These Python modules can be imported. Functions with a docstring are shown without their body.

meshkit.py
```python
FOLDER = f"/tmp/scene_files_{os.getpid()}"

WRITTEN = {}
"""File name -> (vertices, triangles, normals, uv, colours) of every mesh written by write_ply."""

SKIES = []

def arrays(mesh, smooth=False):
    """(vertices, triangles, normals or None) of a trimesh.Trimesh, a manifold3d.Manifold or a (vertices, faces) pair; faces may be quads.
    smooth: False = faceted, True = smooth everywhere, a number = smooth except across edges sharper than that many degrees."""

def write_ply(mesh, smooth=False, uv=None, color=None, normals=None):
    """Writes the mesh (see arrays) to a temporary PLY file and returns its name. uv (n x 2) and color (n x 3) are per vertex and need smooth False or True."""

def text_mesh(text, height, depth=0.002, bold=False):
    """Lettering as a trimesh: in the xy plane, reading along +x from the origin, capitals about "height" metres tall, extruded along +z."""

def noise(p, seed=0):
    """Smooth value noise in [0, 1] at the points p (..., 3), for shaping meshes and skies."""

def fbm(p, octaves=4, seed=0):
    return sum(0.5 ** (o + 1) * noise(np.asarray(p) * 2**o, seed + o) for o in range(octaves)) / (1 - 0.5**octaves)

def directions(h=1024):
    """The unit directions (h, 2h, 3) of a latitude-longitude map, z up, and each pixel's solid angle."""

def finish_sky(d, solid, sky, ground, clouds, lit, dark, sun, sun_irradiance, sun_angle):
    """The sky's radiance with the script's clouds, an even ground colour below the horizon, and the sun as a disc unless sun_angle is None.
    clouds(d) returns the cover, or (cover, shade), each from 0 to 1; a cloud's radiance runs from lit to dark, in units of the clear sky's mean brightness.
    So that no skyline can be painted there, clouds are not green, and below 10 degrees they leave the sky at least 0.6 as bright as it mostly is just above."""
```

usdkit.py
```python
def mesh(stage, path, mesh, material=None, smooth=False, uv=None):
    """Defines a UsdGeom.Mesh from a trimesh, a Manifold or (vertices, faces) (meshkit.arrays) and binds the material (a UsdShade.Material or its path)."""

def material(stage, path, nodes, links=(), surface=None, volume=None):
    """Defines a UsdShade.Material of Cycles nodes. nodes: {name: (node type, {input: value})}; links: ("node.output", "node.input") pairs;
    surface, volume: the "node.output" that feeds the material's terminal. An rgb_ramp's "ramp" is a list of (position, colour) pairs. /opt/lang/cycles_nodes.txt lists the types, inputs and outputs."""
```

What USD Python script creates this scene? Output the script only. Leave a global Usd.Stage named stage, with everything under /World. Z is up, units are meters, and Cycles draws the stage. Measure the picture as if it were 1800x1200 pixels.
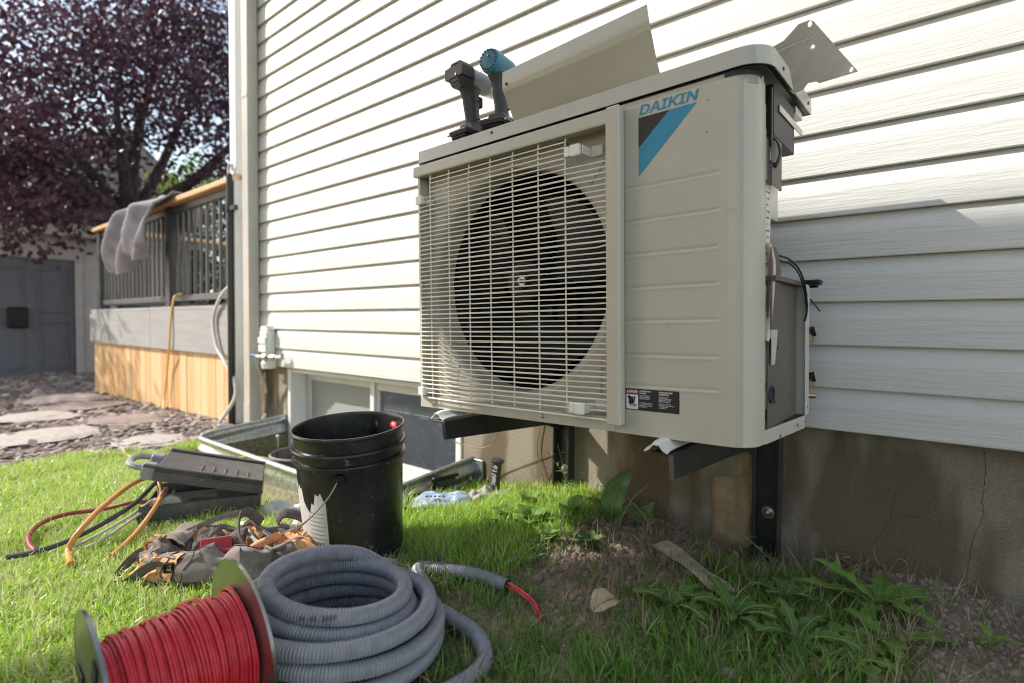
import math, random
import numpy as np, trimesh
import usdkit, meshkit
from pxr import Usd, UsdGeom, UsdLux, UsdShade, Gf, Sdf, Vt
from shapely.geometry import Polygon, Point, box as sbox

PI = math.pi
stage = Usd.Stage.CreateInMemory()
UsdGeom.SetStageUpAxis(stage, UsdGeom.Tokens.z)
UsdGeom.SetStageMetersPerUnit(stage, 1.0)
UsdGeom.Xform.Define(stage, '/World')
UsdGeom.Scope.Define(stage, '/World/Looks')

# ------------------------------------------------------------------ camera, sky, sun
CAM = np.array([0.0625, -1.5911, 0.2586])
YAW, PITCH, ROLL, FPX = 0.6926, -0.0338, 0.0079, 950.0
FW = np.array([-math.sin(YAW) * math.cos(PITCH), math.cos(YAW) * math.cos(PITCH), math.sin(PITCH)])
_r = np.cross(FW, [0, 0, 1]); _r /= np.linalg.norm(_r); _u = np.cross(_r, FW)
RT = _r * math.cos(ROLL) + _u * math.sin(ROLL); UP = -_r * math.sin(ROLL) + _u * math.cos(ROLL)
cam = UsdGeom.Camera.Define(stage, '/World/camera')
m4 = np.eye(4); m4[0, :3] = RT; m4[1, :3] = UP; m4[2, :3] = -FW; m4[3, :3] = CAM
cam.AddTransformOp().Set(Gf.Matrix4d(*m4.ravel().tolist()))
cam.CreateHorizontalApertureAttr(36.0); cam.CreateVerticalApertureAttr(24.0)
cam.CreateFocalLengthAttr(36.0 * FPX / 1800); cam.CreateClippingRangeAttr(Gf.Vec2f(0.05, 500))
cam.CreateFStopAttr(2.3); cam.CreateFocusDistanceAttr(1.3)
cam.CreateExposureAttr(1.27)

SUN = np.array([-0.644, -0.441, 0.625]); SUN /= np.linalg.norm(SUN)
SUN_EL, SUN_ROT = math.asin(SUN[2]), math.atan2(SUN[0], SUN[1])
usdkit.material(stage, '/World/Looks/sky_look', {
    's': ('sky_texture', {'sky_type': 'single_scattering', 'sun_disc': False, 'sun_elevation': SUN_EL, 'sun_rotation': SUN_ROT, 'air_density': 1.0, 'aerosol_density': 0.8}),
    'w': ('mix', {'mix_type': 'multiply', 'fac': 1.0, 'color2': (1.17, 1.0, .83)}),
    'b': ('background_shader', {'strength': 0.132})}, [('s.color', 'w.color1'), ('w.color', 'b.color')], surface='b.background')
dome = UsdLux.DomeLight.Define(stage, '/World/sky')
UsdShade.MaterialBindingAPI.Apply(dome.GetPrim()).Bind(UsdShade.Material.Get(stage, '/World/Looks/sky_look'))
dome.GetPrim().SetCustomDataByKey('kind', 'structure')
sun = UsdLux.DistantLight.Define(stage, '/World/sun')
sun.CreateIntensityAttr(0.70); sun.CreateAngleAttr(0.5); sun.CreateNormalizeAttr(True); sun.CreateColorAttr(Gf.Vec3f(1.0, 0.965, 0.90))
zx = SUN; xx = np.cross([0, 0, 1], zx); xx /= np.linalg.norm(xx); yx = np.cross(zx, xx)
m4 = np.eye(4); m4[0, :3] = xx; m4[1, :3] = yx; m4[2, :3] = zx
sun.AddTransformOp().Set(Gf.Matrix4d(*m4.ravel().tolist()))

# ------------------------------------------------------------------ helpers: scene
def at(px, py, axis, val):
    """The world point on the plane axis=val that stands at photograph position (px, py)."""
    d = FW + RT * (px - 900) / FPX - UP * (py - 600) / FPX
    return CAM + d * (val - CAM[axis]) / d[axis]

used = {}
def numbered(parent, name):
    k = (parent, name); used[k] = used.get(k, 0) + 1
    return name if used[k] == 1 else '%s_%03d' % (name, used[k] - 1)

def tag(p, label=None, cat=None, group=None, kind=None):
    for k, v in (('label', label), ('category', cat), ('group', group), ('kind', kind)):
        if v: p.SetCustomDataByKey(k, v)
    return p

def path_of(parent):
    return '/World' if parent is None else str(parent.GetPath())

def obj(name, mesh, mat, parent=None, smooth=35, label=None, cat=None, group=None, kind=None):
    pp = path_of(parent)
    if isinstance(mesh, list): mesh = trimesh.util.concatenate(mesh)
    m = usdkit.mesh(stage, pp + '/' + numbered(pp, name), mesh, mat, smooth=smooth)
    return tag(m.GetPrim(), label, cat, group, kind)

def thing(name, label, cat, loc=(0, 0, 0), rot=None, group=None):
    x = UsdGeom.Xform.Define(stage, '/World/' + numbered('/World', name))
    m = np.eye(4)
    if rot is not None: m[:3, :3] = np.asarray(rot).T
    m[3, :3] = loc
    x.AddTransformOp().Set(Gf.Matrix4d(*m.ravel().tolist()))
    return tag(x.GetPrim(), label, cat, group)

def dup(src, loc, rot=None, label=None, group=None):
    was = src.GetCustomData()
    name = src.GetName()
    r = thing(name, label or was['label'], was['category'], loc, rot, group or was.get('group'))
    r.GetReferences().AddInternalReference(src.GetPath()); r.SetInstanceable(True)
    return r

def rotz(a):
    c, s = math.cos(a), math.sin(a); return np.array([[c, -s, 0], [s, c, 0], [0, 0, 1.0]])
def rotx(a):
    c, s = math.cos(a), math.sin(a); return np.array([[1, 0, 0], [0, c, -s], [0, s, c.real]])
def roty(a):
    c, s = math.cos(a), math.sin(a); return np.array([[c, 0, s], [0, 1, 0], [-s, 0, c]])
def frame(z, x=(1, 0, 0)):
    """Rotation whose columns are local x, y, z axes: z along z, x near x."""
    z = np.asarray(z, float); z = z / np.linalg.norm(z)
    x = np.asarray(x, float); x = x - z * (x @ z); x /= np.linalg.norm(x)
    return np.column_stack([x, np.cross(z, x), z])

# ------------------------------------------------------------------ helpers: shapes
def T(v, f): return trimesh.Trimesh(np.asarray(v, float), np.asarray(f, int), process=False)

def bx(lo, hi, b=0.0):
    lo, hi = np.minimum(lo, hi).astype(float), np.maximum(lo, hi).astype(float)
    b = min(b, 0.45 * (hi - lo).min())
    if b <= 0:
        return trimesh.creation.box(bounds=[lo, hi])
    pts = []
    for i in range(8):
        c = np.array([(lo, hi)[(i >> k) & 1][k] for k in range(3)])
        s = np.array([1 if (i >> k) & 1 else -1 for k in range(3)])
        for k in range(3):
            q = c - s * b; q[k] = c[k]; pts.append(q)
    return trimesh.convex.convex_hull(np.array(pts))

def move(mesh, R=None, t=(0, 0, 0)):
    m = mesh.copy(); v = np.array(m.vertices)
    if R is not None: v = v @ np.asarray(R).T
    m.vertices = v + np.asarray(t); return m

def spline(pts, step=0.01, closed=False):
    P = np.asarray(pts, float)
    if closed: P = np.vstack([P[-1], P, P[0], P[1]])
    else: P = np.vstack([2 * P[0] - P[1], P, 2 * P[-1] - P[-2]])
    out = []
    for i in range(1, len(P) - 2):
        a, b, c, d = P[i - 1:i + 3]; n = max(2, int(np.linalg.norm(c - b) / step))
        t = np.linspace(0, 1, n, endpoint=False)[:, None]
        out.append(0.5 * (2 * b + (c - a) * t + (2 * a - 5 * b + 4 * c - d) * t ** 2 + (3 * b - a - 3 * c + d) * t ** 3))
    if not closed: out.append(P[-2][None])
    return np.vstack(out)

def tube(path, r, n=8, closed=False, caps=True, flat=None):
    """Round tube along a polyline; r a number or one per point; flat = (normal scale, side scale)."""
    P = np.asarray(path, float); N = len(P); r = np.broadcast_to(np.asarray(r, float), N)
    tan = np.gradient(P, axis=0)
    if closed: tan = np.roll(P, -1, 0) - np.roll(P, 1, 0)
    tan /= np.linalg.norm(tan, axis=1, keepdims=True) + 1e-12
    u = np.cross(tan[0], [0, 0, 1.0])
    if np.linalg.norm(u) < 1e-3: u = np.cross(tan[0], [1.0, 0, 0])
    u /= np.linalg.norm(u); U = []
    for t in tan:
        u = u - t * (u @ t); u /= np.linalg.norm(u); U.append(u)
    U = np.array(U); W = np.cross(tan, U)
    a = np.linspace(0, 2 * PI, n, endpoint=False)
    fu, fw = flat or (1, 1)
    V = P[:, None] + r[:, None, None] * (fu * np.cos(a)[None, :, None] * U[:, None] + fw * np.sin(a)[None, :, None] * W[:, None])
    idx = np.arange(N * n).reshape(N, n)
    A = idx if closed else idx[:-1]; B = np.roll(idx, -1, 0) if closed else idx[1:]
    A2, B2 = np.roll(A, -1, 1), np.roll(B, -1, 1)
    F = np.vstack([np.stack([A, A2, B2], -1).reshape(-1, 3), np.stack([A, B2, B], -1).reshape(-1, 3)])
    V = V.reshape(-1, 3)
    if caps and not closed:
        V = np.vstack([V, P[0], P[-1]]); c0, c1 = len(V) - 2, len(V) - 1
        j = np.arange(n); k = (j + 1) % n
        F = np.vstack([F, np.stack([np.full(n, c0), idx[0][k], idx[0][j]], -1), np.stack([np.full(n, c1), idx[-1][j], idx[-1][k]], -1)])
    return T(V, F)

def lathe(profile, n=32, R=None, t=(0, 0, 0)):
    p = np.asarray(profile, float); a = np.linspace(0, 2 * PI, n, endpoint=False)
    V = np.stack([p[:, None, 0] * np.cos(a), p[:, None, 0] * np.sin(a), np.repeat(p[:, None, 1], n, 1)], -1)
    idx = np.arange(len(p) * n).reshape(len(p), n); A, B = idx[:-1], idx[1:]
    A2, B2 = np.roll(A, -1, 1), np.roll(B, -1, 1)
    F = np.vstack([np.stack([A, A2, B2], -1).reshape(-1, 3), np.stack([A, B2, B], -1).reshape(-1, 3)])
    return move(T(V.reshape(-1, 3), F), R, t)

def prism(poly, depth, R=None, t=(0, 0, 0)):
    """Extrudes a shapely polygon (or point list) by depth along local z, then places it."""
    if not hasattr(poly, 'exterior'): poly = Polygon(poly)
    return move(trimesh.creation.extrude_polygon(poly, depth, engine='earcut'), R, t)

XZ = np.array([[1, 0, 0], [0, 0, -1.0], [0, 1, 0]])   # polygon (x, z) drawn facing -y; extrudes towards -y
YZ = np.array([[0, 0, 1.0], [1, 0, 0], [0, 1, 0]])    # polygon (y, z); extrudes towards +x

def grid(P, thick=0.0):
    """Surface through a grid of points (nu, nv, 3); with thick it becomes a closed thin shell."""
    P = np.asarray(P, float); nu, nv = P.shape[:2]; idx = np.arange(nu * nv).reshape(nu, nv)
    a, b, c, d = idx[:-1, :-1], idx[1:, :-1], idx[1:, 1:], idx[:-1, 1:]
    F = np.vstack([np.stack([a, b, c], -1).reshape(-1, 3), np.stack([a, c, d], -1).reshape(-1, 3)])
    V = P.reshape(-1, 3)
    if thick <= 0: return T(V, F)
    N = np.cross(np.gradient(P, axis=0), np.gradient(P, axis=1)); N /= np.linalg.norm(N, axis=-1, keepdims=True) + 1e-12
    V2 = (P - N * thick).reshape(-1, 3); M = nu * nv
    ring = np.concatenate([idx[0, :-1], idx[:-1, -1], idx[-1, :0:-1], idx[:0:-1, 0]]); r2 = np.roll(ring, -1)
    S = np.vstack([np.stack([ring, r2, r2 + M], -1), np.stack([ring, r2 + M, ring + M], -1)])
    return T(np.vstack([V, V2]), np.vstack([F, F[:, ::-1] + M, S]))

def cyl(a, b, r, n=16):
    a, b = np.asarray(a, float), np.asarray(b, float); d = b - a; L = np.linalg.norm(d)
    return move(lathe([(0, 0), (r, 0), (r, L), (0, L)], n), frame(d, (0, 0.3, 1) if abs(d[0]) > .5 * L else (1, 0, 0)), a)

def text(s, h, R, t, bold=True, shear=0.0, width=None, depth=0.0006):
    m = meshkit.text_mesh(s, h, depth, bold=bold); v = np.array(m.vertices)
    if width: v[:, 0] *= width / v[:, 0].max()
    v[:, 0] += shear * v[:, 1]; m.vertices = v
    return move(m, R, t)

# ------------------------------------------------------------------ helpers: materials
def mat(name, c1, c2=None, rough=0.5, metal=0.0, scale=20.0, stretch=(1, 1, 1), detail=4, lo=0.35, hi=0.65, bump=0.0, bscale=None, bstretch=None, bdist=0.002,
        spec=0.5, coat=0.0, trans=0.0, spots=None, coord='position', rvar=0.0, extra=None):
    """Principled material whose colour runs from c1 to c2 by noise; bump = relief; spots = (colour, scale, threshold) splashes."""
    c2 = c2 if c2 is not None else c1
    nd = {'g': ('geometry', {}), 'mp': ('mapping', {'scale': stretch}), 'n': ('noise_texture', {'scale': scale, 'detail': detail, 'roughness': 0.6}),
          'r': ('rgb_ramp', {'ramp': [(0, c1), (lo, c1), (hi, c2), (1, c2)]}),
          'p': ('principled_bsdf', {'roughness': rough, 'metallic': metal, 'specular_ior_level': spec, 'coat_weight': coat})}
    lk = [('mp.vector', 'n.vector'), ('n.fac', 'r.fac')]
    if coord == 'object':
        nd['tc'] = ('texture_coordinate', {}); src = 'tc.object'
    else: src = 'g.position'
    lk.append((src, 'mp.vector'))
    col = 'r.color'
    if spots:
        for i, (sc, ss, th) in enumerate(spots):
            nd['sn%d' % i] = ('noise_texture', {'scale': ss, 'detail': 6, 'roughness': 0.65}); nd['sr%d' % i] = ('rgb_ramp', {'ramp': [(0, (0, 0, 0)), (th, (0, 0, 0)), (min(1, th + 0.06), (1, 1, 1)), (1, (1, 1, 1))]})
            nd['sm%d' % i] = ('mix', {'color2': sc}); lk += [(src, 'sn%d.vector' % i), ('sn%d.fac' % i, 'sr%d.fac' % i), ('sr%d.color' % i, 'sm%d.fac' % i), (col, 'sm%d.color1' % i)]
            col = 'sm%d.color' % i
    lk.append((col, 'p.base_color'))
    if rvar:
        nd['rr'] = ('map_range', {'from_min': 0.3, 'from_max': 0.7, 'to_min': rough - rvar, 'to_max': rough + rvar, 'clamp': True}); lk += [('n.fac', 'rr.value'), ('rr.result', 'p.roughness')]
    if bump:
        nd['bm'] = ('mapping', {'scale': bstretch or stretch}); nd['bn'] = ('noise_texture', {'scale': bscale or scale * 3, 'detail': 5, 'roughness': 0.6}); nd['b'] = ('bump', {'strength': bump, 'distance': bdist})
        lk += [(src, 'bm.vector'), ('bm.vector', 'bn.vector'), ('bn.fac', 'b.height'), ('b.normal', 'p.normal')]
    surf = 'p.BSDF'
    if trans:
        nd['t'] = ('translucent_bsdf', {}); nd['mx'] = ('mix_closure', {'fac': trans}); lk += [(col, 't.color'), ('p.BSDF', 'mx.closure1'), ('t.BSDF', 'mx.closure2')]; surf = 'mx.closure'
    return usdkit.material(stage, '/World/Looks/' + name, nd, lk, surface=surf)

M = {}
M['vinyl'] = mat('siding_vinyl', (.62, .60, .56), (.66, .64, .60), rough=.42, scale=3, bump=.8, bscale=27, bstretch=(.30, 1, 4.2), bdist=.0026, detail=4)
M['trim'] = mat('white_trim', (.66, .65, .62), (.70, .69, .66), rough=.4, scale=9)
M['downspout'] = mat('beige_downspout', (.42, .39, .34), (.47, .44, .39), rough=.4, scale=7, spots=[((.30, .25, .18), 30, .70)])
M['ac'] = mat('painted_steel_beige', (.425, .395, .325), (.455, .425, .35), rough=.36, scale=5, bump=.06, bscale=900, bdist=.0003, spots=[((.37, .34, .275), 9, .68), ((.31, .28, .22), 70, .725)])
M['ac_in'] = mat('painted_steel_inner', (.385, .355, .285), (.42, .385, .315), rough=.42, scale=8, spots=[((.40, .36, .29), 9, .66)])
M['lid'] = mat('lid_steel', (.43, .41, .36), (.465, .44, .39), rough=.3, scale=6)
M['steel_sheet'] = mat('thin_steel_sheet', (.36, .335, .30), (.42, .395, .36), rough=.27, metal=.8, scale=9, stretch=(1, 6, 1))
M['bare'] = mat('galvanised_inner_sheet', (.44, .41, .36), (.50, .47, .41), rough=.35, metal=.6, scale=12)
M['plate_brown'] = mat('brown_grey_sheet', (.085, .067, .052), (.11, .088, .068), rough=.5, metal=.1, scale=5)
M['wire'] = mat('grille_wire_coat', (.60, .555, .46), (.64, .595, .50), rough=.35, scale=30)
M['plastic_white'] = mat('white_plastic', (.66, .63, .58), (.70, .67, .62), rough=.4, scale=20)
M['black'] = mat('black_plastic', (.006, .006, .0065), (.010, .010, .011), rough=.42, scale=20, spec=.3)
M['black_steel'] = mat('black_painted_steel', (.012, .012, .012), (.022, .021, .02), rough=.4, scale=14, spots=[((.05, .04, .032), 40, .70)])
M['fan'] = mat('fan_plastic', (.0045, .0045, .0065), (.007, .007, .010), rough=.38, scale=8, spec=.22)
M['fin'] = mat('heat_exchanger_fins', (.02, .02, .02), (.035, .035, .035), rough=.6, scale=200, stretch=(6, 1, .2))
M['blue'] = mat('logo_blue', (.030, .215, .34), (.034, .23, .36), rough=.35)
M['logo_black'] = mat('logo_black', (.022, .019, .016), rough=.35)
M['label_black'] = mat('label_black', (.012, .012, .012), rough=.4)
M['label_red'] = mat('label_red', (.45, .02, .03), rough=.4)
M['label_white'] = mat('label_white', (.75, .74, .71), rough=.5)
M['paper'] = mat('paper_sheet', (.62, .60, .56), (.68, .66, .62), rough=.7, scale=60)
M['foam'] = mat('pink_foam', (.55, .40, .36), (.62, .52, .46), rough=.9, scale=60)
M['crack'] = mat('crack_shadow', (.07, .052, .038), rough=.9)
M['copper'] = mat('copper', (.55, .25, .14), (.62, .30, .18), rough=.3, metal=1.0)
M['brass'] = mat('brass', (.35, .28, .15), (.42, .34, .19), rough=.35, metal=1.0, scale=60)
M['screw'] = mat('screw_zinc', (.45, .44, .42), rough=.3, metal=1.0)
M['tool_grey'] = mat('tool_dark_grey', (.022, .022, .023), (.034, .033, .032), rough=.5, scale=50)
M['tool_light'] = mat('tool_light_grey', (.30, .29, .28), (.36, .35, .33), rough=.4, scale=50)
M['teal'] = mat('tool_teal', (.025, .13, .19), (.03, .16, .22), rough=.4, scale=50)
M['steel'] = mat('bare_steel', (.45, .44, .42), (.55, .53, .50), rough=.28, metal=1.0, scale=40)
M['galv'] = mat('galvanised_steel', (.40, .42, .42), (.52, .54, .53), rough=.36, metal=.85, scale=55, rvar=.08, spots=[((.24, .22, .19), 9, .67)])
M['galv_spool'] = mat('spool_flange_steel', (.26, .26, .235), (.34, .34, .31), rough=.26, metal=.95, scale=25, bump=.1, bscale=90)
M['bucket'] = mat('bucket_black', (.008, .008, .008), (.014, .013, .012), rough=.32, scale=12, rvar=.1, spots=[((.10, .095, .088), 26, .625), ((.18, .17, .155), 90, .665)])
M['bucket_grey'] = mat('bucket_dusty_grey', (.14, .125, .115), (.20, .18, .165), rough=.7, scale=18, spots=[((.28, .25, .22), 30, .66)])
M['bucket_label'] = mat('bucket_paper_label', (.46, .45, .42), (.52, .51, .48), rough=.6, scale=14, spots=[((.10, .098, .09), 38, .655)])
M['red_wire'] = mat('red_wire', (.52, .02, .035), (.66, .045, .06), rough=.36, scale=60, stretch=(1, 1, 1))
M['conduit'] = mat('grey_conduit', (.205, .207, .225), (.25, .252, .268), rough=.33, scale=14, rvar=.06, spots=[((.28, .27, .25), 60, .72)])
M['ink'] = mat('black_ink', (.015, .015, .018), rough=.5)
M['canvas'] = mat('brown_canvas', (.13, .098, .075), (.20, .155, .12), rough=.9, scale=40, bump=.4, bscale=500, bdist=.0006, spots=[((.34, .28, .22), 22, .665)])
M['canvas_lt'] = mat('grey_canvas', (.185, .15, .128), (.25, .21, .18), rough=.9, scale=40, bump=.4, bscale=500, bdist=.0006)
M['orange'] = mat('orange_canvas', (.60, .29, .12), (.68, .36, .17), rough=.85, scale=30, bump=.4, bscale=450, bdist=.0006, spots=[((.40, .22, .11), 24, .64)])
M['strap'] = mat('dark_strap', (.075, .065, .06), (.12, .10, .09), rough=.85, scale=60)
M['case'] = mat('case_grey_plastic', (.055, .05, .047), (.095, .085, .078), rough=.5, scale=25, spots=[((.24, .21, .18), 40, .66)])
M['case_lt'] = mat('case_handle_grey', (.24, .24, .245), (.30, .30, .30), rough=.5, scale=30)
M['hose_orange'] = mat('orange_hose', (.50, .20, .055), (.60, .28, .09), rough=.45, scale=30)
M['hose_red'] = mat('dark_red_hose', (.20, .035, .03), (.26, .05, .04), rough=.45, scale=30)
M['hose_black'] = mat('black_hose', (.03, .033, .036), (.05, .053, .056), rough=.45, scale=30)
M['hose_grey'] = mat('grey_wire', (.42, .40, .38), (.50, .48, .46), rough=.5, scale=30)
M['yellow'] = mat('yellow_cord', (.62, .40, .10), (.70, .48, .15), rough=.5, scale=30)
M['white_cable'] = mat('white_cable', (.55, .53, .50), (.62, .60, .57), rough=.5, scale=30)
M['grey_composite'] = mat('grey_deck_fascia', (.29, .28, .27), (.34, .325, .315), rough=.7, scale=6, stretch=(.4, 1, 6), bump=.2, bscale=40)
M['cedar'] = [mat('cedar_board_%s' % k, c1, c2, rough=.65, scale=9, stretch=(5, 1, .35), detail=6, bump=.25, bscale=30, spots=[((.20, .10, .045), 7, .70)]) for k, c1, c2 in
              (('pale', (.62, .40, .20), (.72, .50, .28)), ('tan', (.56, .33, .145), (.68, .44, .22)), ('honey', (.50, .265, .10), (.60, .35, .15)))]
M['rail_wood'] = mat('cedar_rail', (.55, .31, .14), (.68, .42, .22), rough=.6, scale=12, stretch=(.4, 1, 4))
M['alu_dark'] = mat('dark_aluminium', (.035, .036, .04), (.05, .05, .055), rough=.45, scale=20)
M['alu_grey'] = mat('grey_aluminium', (.075, .075, .075), (.10, .10, .098), rough=.45, scale=20)
M['jacket'] = mat('grey_lilac_cloth', (.19, .175, .195), (.29, .27, .29), rough=.9, scale=9, bump=.3, bscale=300, spots=[((.17, .155, .165), 7, .62)])
M['shed_door'] = mat('slate_blue_door', (.085, .092, .115), (.105, .112, .14), rough=.55, scale=12)
M['shed_wall'] = mat('shed_grey_wall', (.36, .34, .345), (.42, .40, .40), rough=.8, scale=9)
M['shed_trim'] = mat('shed_trim', (.50, .47, .44), (.56, .53, .49), rough=.7, scale=9)
M['shingle'] = mat('shingle_roof', (.10, .09, .085), (.16, .145, .135), rough=.9, scale=25, bump=.4)
M['far_wall'] = mat('far_cream_wall', (.60, .56, .50), (.66, .62, .56), rough=.8, scale=6)
M['bark'] = mat('dark_bark', (.035, .03, .03), (.075, .065, .06), rough=.95, scale=14, stretch=(1, 1, .3), bump=.7, bscale=25, bdist=.02)
M['glass'] = usdkit.material(stage, '/World/Looks/window_glass', {'f': ('fresnel', {'IOR': 1.52}), 't': ('transparent_bsdf', {'color': (.86, .90, .92)}), 'g': ('glossy_bsdf', {'color': (1, 1, 1), 'roughness': .015}),
    'geo': ('geometry', {}), 'n': ('noise_texture', {'scale': 30.0, 'detail': 6.0, 'roughness': .7}), 'r': ('rgb_ramp', {'ramp': [(0, (.10, .10, .10)), (.58, (.13, .13, .13)), (.78, (.42, .42, .42)), (1, (.5, .5, .5))]}), 'd': ('diffuse_bsdf', {'color': (.30, .33, .38)}), 'm': ('mix_closure', {}), 'm2': ('mix_closure', {})},
    [('f.fac', 'm.fac'), ('t.BSDF', 'm.closure1'), ('g.BSDF', 'm.closure2'), ('geo.position', 'n.vector'), ('n.fac', 'r.fac'), ('r.color', 'm2.fac'), ('m.closure', 'm2.closure1'), ('d.BSDF', 'm2.closure2')], surface='m2.closure')
M['screen'] = usdkit.material(stage, '/World/Looks/insect_screen', {'t': ('transparent_bsdf', {}), 'd': ('diffuse_bsdf', {'color': (.42, .44, .42)}), 'm': ('mix_closure', {'fac': .6})}, [('t.BSDF', 'm.closure1'), ('d.BSDF', 'm.closure2')], surface='m.closure')
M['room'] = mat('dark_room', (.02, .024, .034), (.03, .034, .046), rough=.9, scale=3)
M['blind'] = mat('pale_blind', (.62, .62, .59), (.68, .68, .65), rough=.8, scale=8)
M['frame_vinyl'] = mat('window_frame_vinyl', (.60, .59, .55), (.66, .65, .61), rough=.45, scale=12)
M['faucet'] = mat('tarnished_tap', (.38, .35, .29), (.48, .45, .38), rough=.4, metal=.7, scale=60)
M['handle_blue'] = mat('blue_tap_handle', (.05, .12, .45), rough=.4)
M['stone'] = [mat('stone_%s' % k, c1, c2, rough=.9, scale=30, bump=.4) for k, c1, c2 in (('pale', (.33, .285, .255), (.46, .40, .36)), ('brown', (.13, .10, .085), (.22, .17, .145)), ('rose', (.22, .165, .145), (.32, .25, .215)))]
M['clod'] = mat('soil_clods', (.20, .142, .105), (.31, .23, .175), rough=.95, scale=70)
M['clod_pale'] = mat('dry_soil_clods', (.30, .235, .185), (.42, .345, .285), rough=.95, scale=70)
M['plank'] = mat('weathered_lath', (.36, .305, .25), (.56, .49, .42), rough=.85, scale=30, stretch=(1, 1, 1), bump=.4)
M['dry_leaf'] = mat('dry_yellow_leaf', (.48, .38, .21), (.60, .50, .31), rough=.7, scale=40, trans=.25)
M['mortar'] = mat('stained_mortar', (.24, .165, .09), (.36, .27, .17), rough=.9, scale=16, bump=.7, bscale=60, bdist=.006, spots=[((.13, .07, .04), 14, .60), ((.50, .44, .36), 34, .67)])
M['bag_film'] = mat('printed_plastic_film', (.22, .30, .46), (.42, .48, .56), rough=.25, scale=22, spots=[((.10, .22, .20), 16, .66)])
M['glove'] = mat('grey_glove', (.24, .22, .21), (.38, .35, .33), rough=.85, scale=30)
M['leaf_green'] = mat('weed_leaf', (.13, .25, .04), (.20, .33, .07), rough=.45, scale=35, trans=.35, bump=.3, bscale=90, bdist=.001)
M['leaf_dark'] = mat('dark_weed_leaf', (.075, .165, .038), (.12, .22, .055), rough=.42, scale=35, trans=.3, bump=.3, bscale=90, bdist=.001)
M['rib'] = mat('leaf_rib', (.20, .28, .09), rough=.5)
M['stem'] = mat('weed_stem', (.12, .17, .05), (.20, .20, .09), rough=.6)
M['dead_stem'] = mat('dead_stem', (.16, .12, .08), (.28, .22, .15), rough=.8)

def leafmat(name, cols, rough, trans, tint=False):
    """Leaf material with a colour per leaf (mesh island), light coming through the blade."""
    ramp = [(i / max(1, len(cols) - 1), c) for i, c in enumerate(cols)]
    return usdkit.material(stage, '/World/Looks/' + name, {'g': ('attribute', {'attribute': 'tint'}) if tint else ('geometry', {}), 'r': ('rgb_ramp', {'ramp': ramp}), 'p': ('principled_bsdf', {'roughness': rough}), 't': ('translucent_bsdf', {}), 'm': ('mix_closure', {'fac': trans})},
        [('g.fac' if tint else 'g.random_per_island', 'r.fac'), ('r.color', 'p.base_color'), ('r.color', 't.color'), ('p.BSDF', 'm.closure1'), ('t.BSDF', 'm.closure2')], surface='m.closure')
M['plum'] = leafmat('purple_leaves', [(0.058, 0.024, 0.039), (0.117, 0.046, 0.06), (0.075, 0.035, 0.057), (0.216, 0.074, 0.068), (0.108, 0.061, 0.095), (0.333, 0.203, 0.23), (0.083, 0.043, 0.06), (0.533, 0.351, 0.383)], .38, .34)
M['shrub'] = leafmat('lime_leaves', [(0.196, 0.308, 0.028), (0.308, 0.42, 0.042), (0.14, 0.238, 0.028)], .4, .4)
M['hedge'] = leafmat('dark_green_leaves', [(.02, .04, .012), (.035, .06, .016), (.015, .03, .01)], .4, .25)
M['grass'] = leafmat('lawn_grass_blades', [(0.299, 0.535, 0.036), (0.404, 0.66, 0.051), (0.224, 0.431, 0.031), (0.492, 0.66, 0.082), (0.607, 0.66, 0.154), (0.607, 0.66, 0.297), (0.344, 0.604, 0.041)], .36, .42, True)
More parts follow.
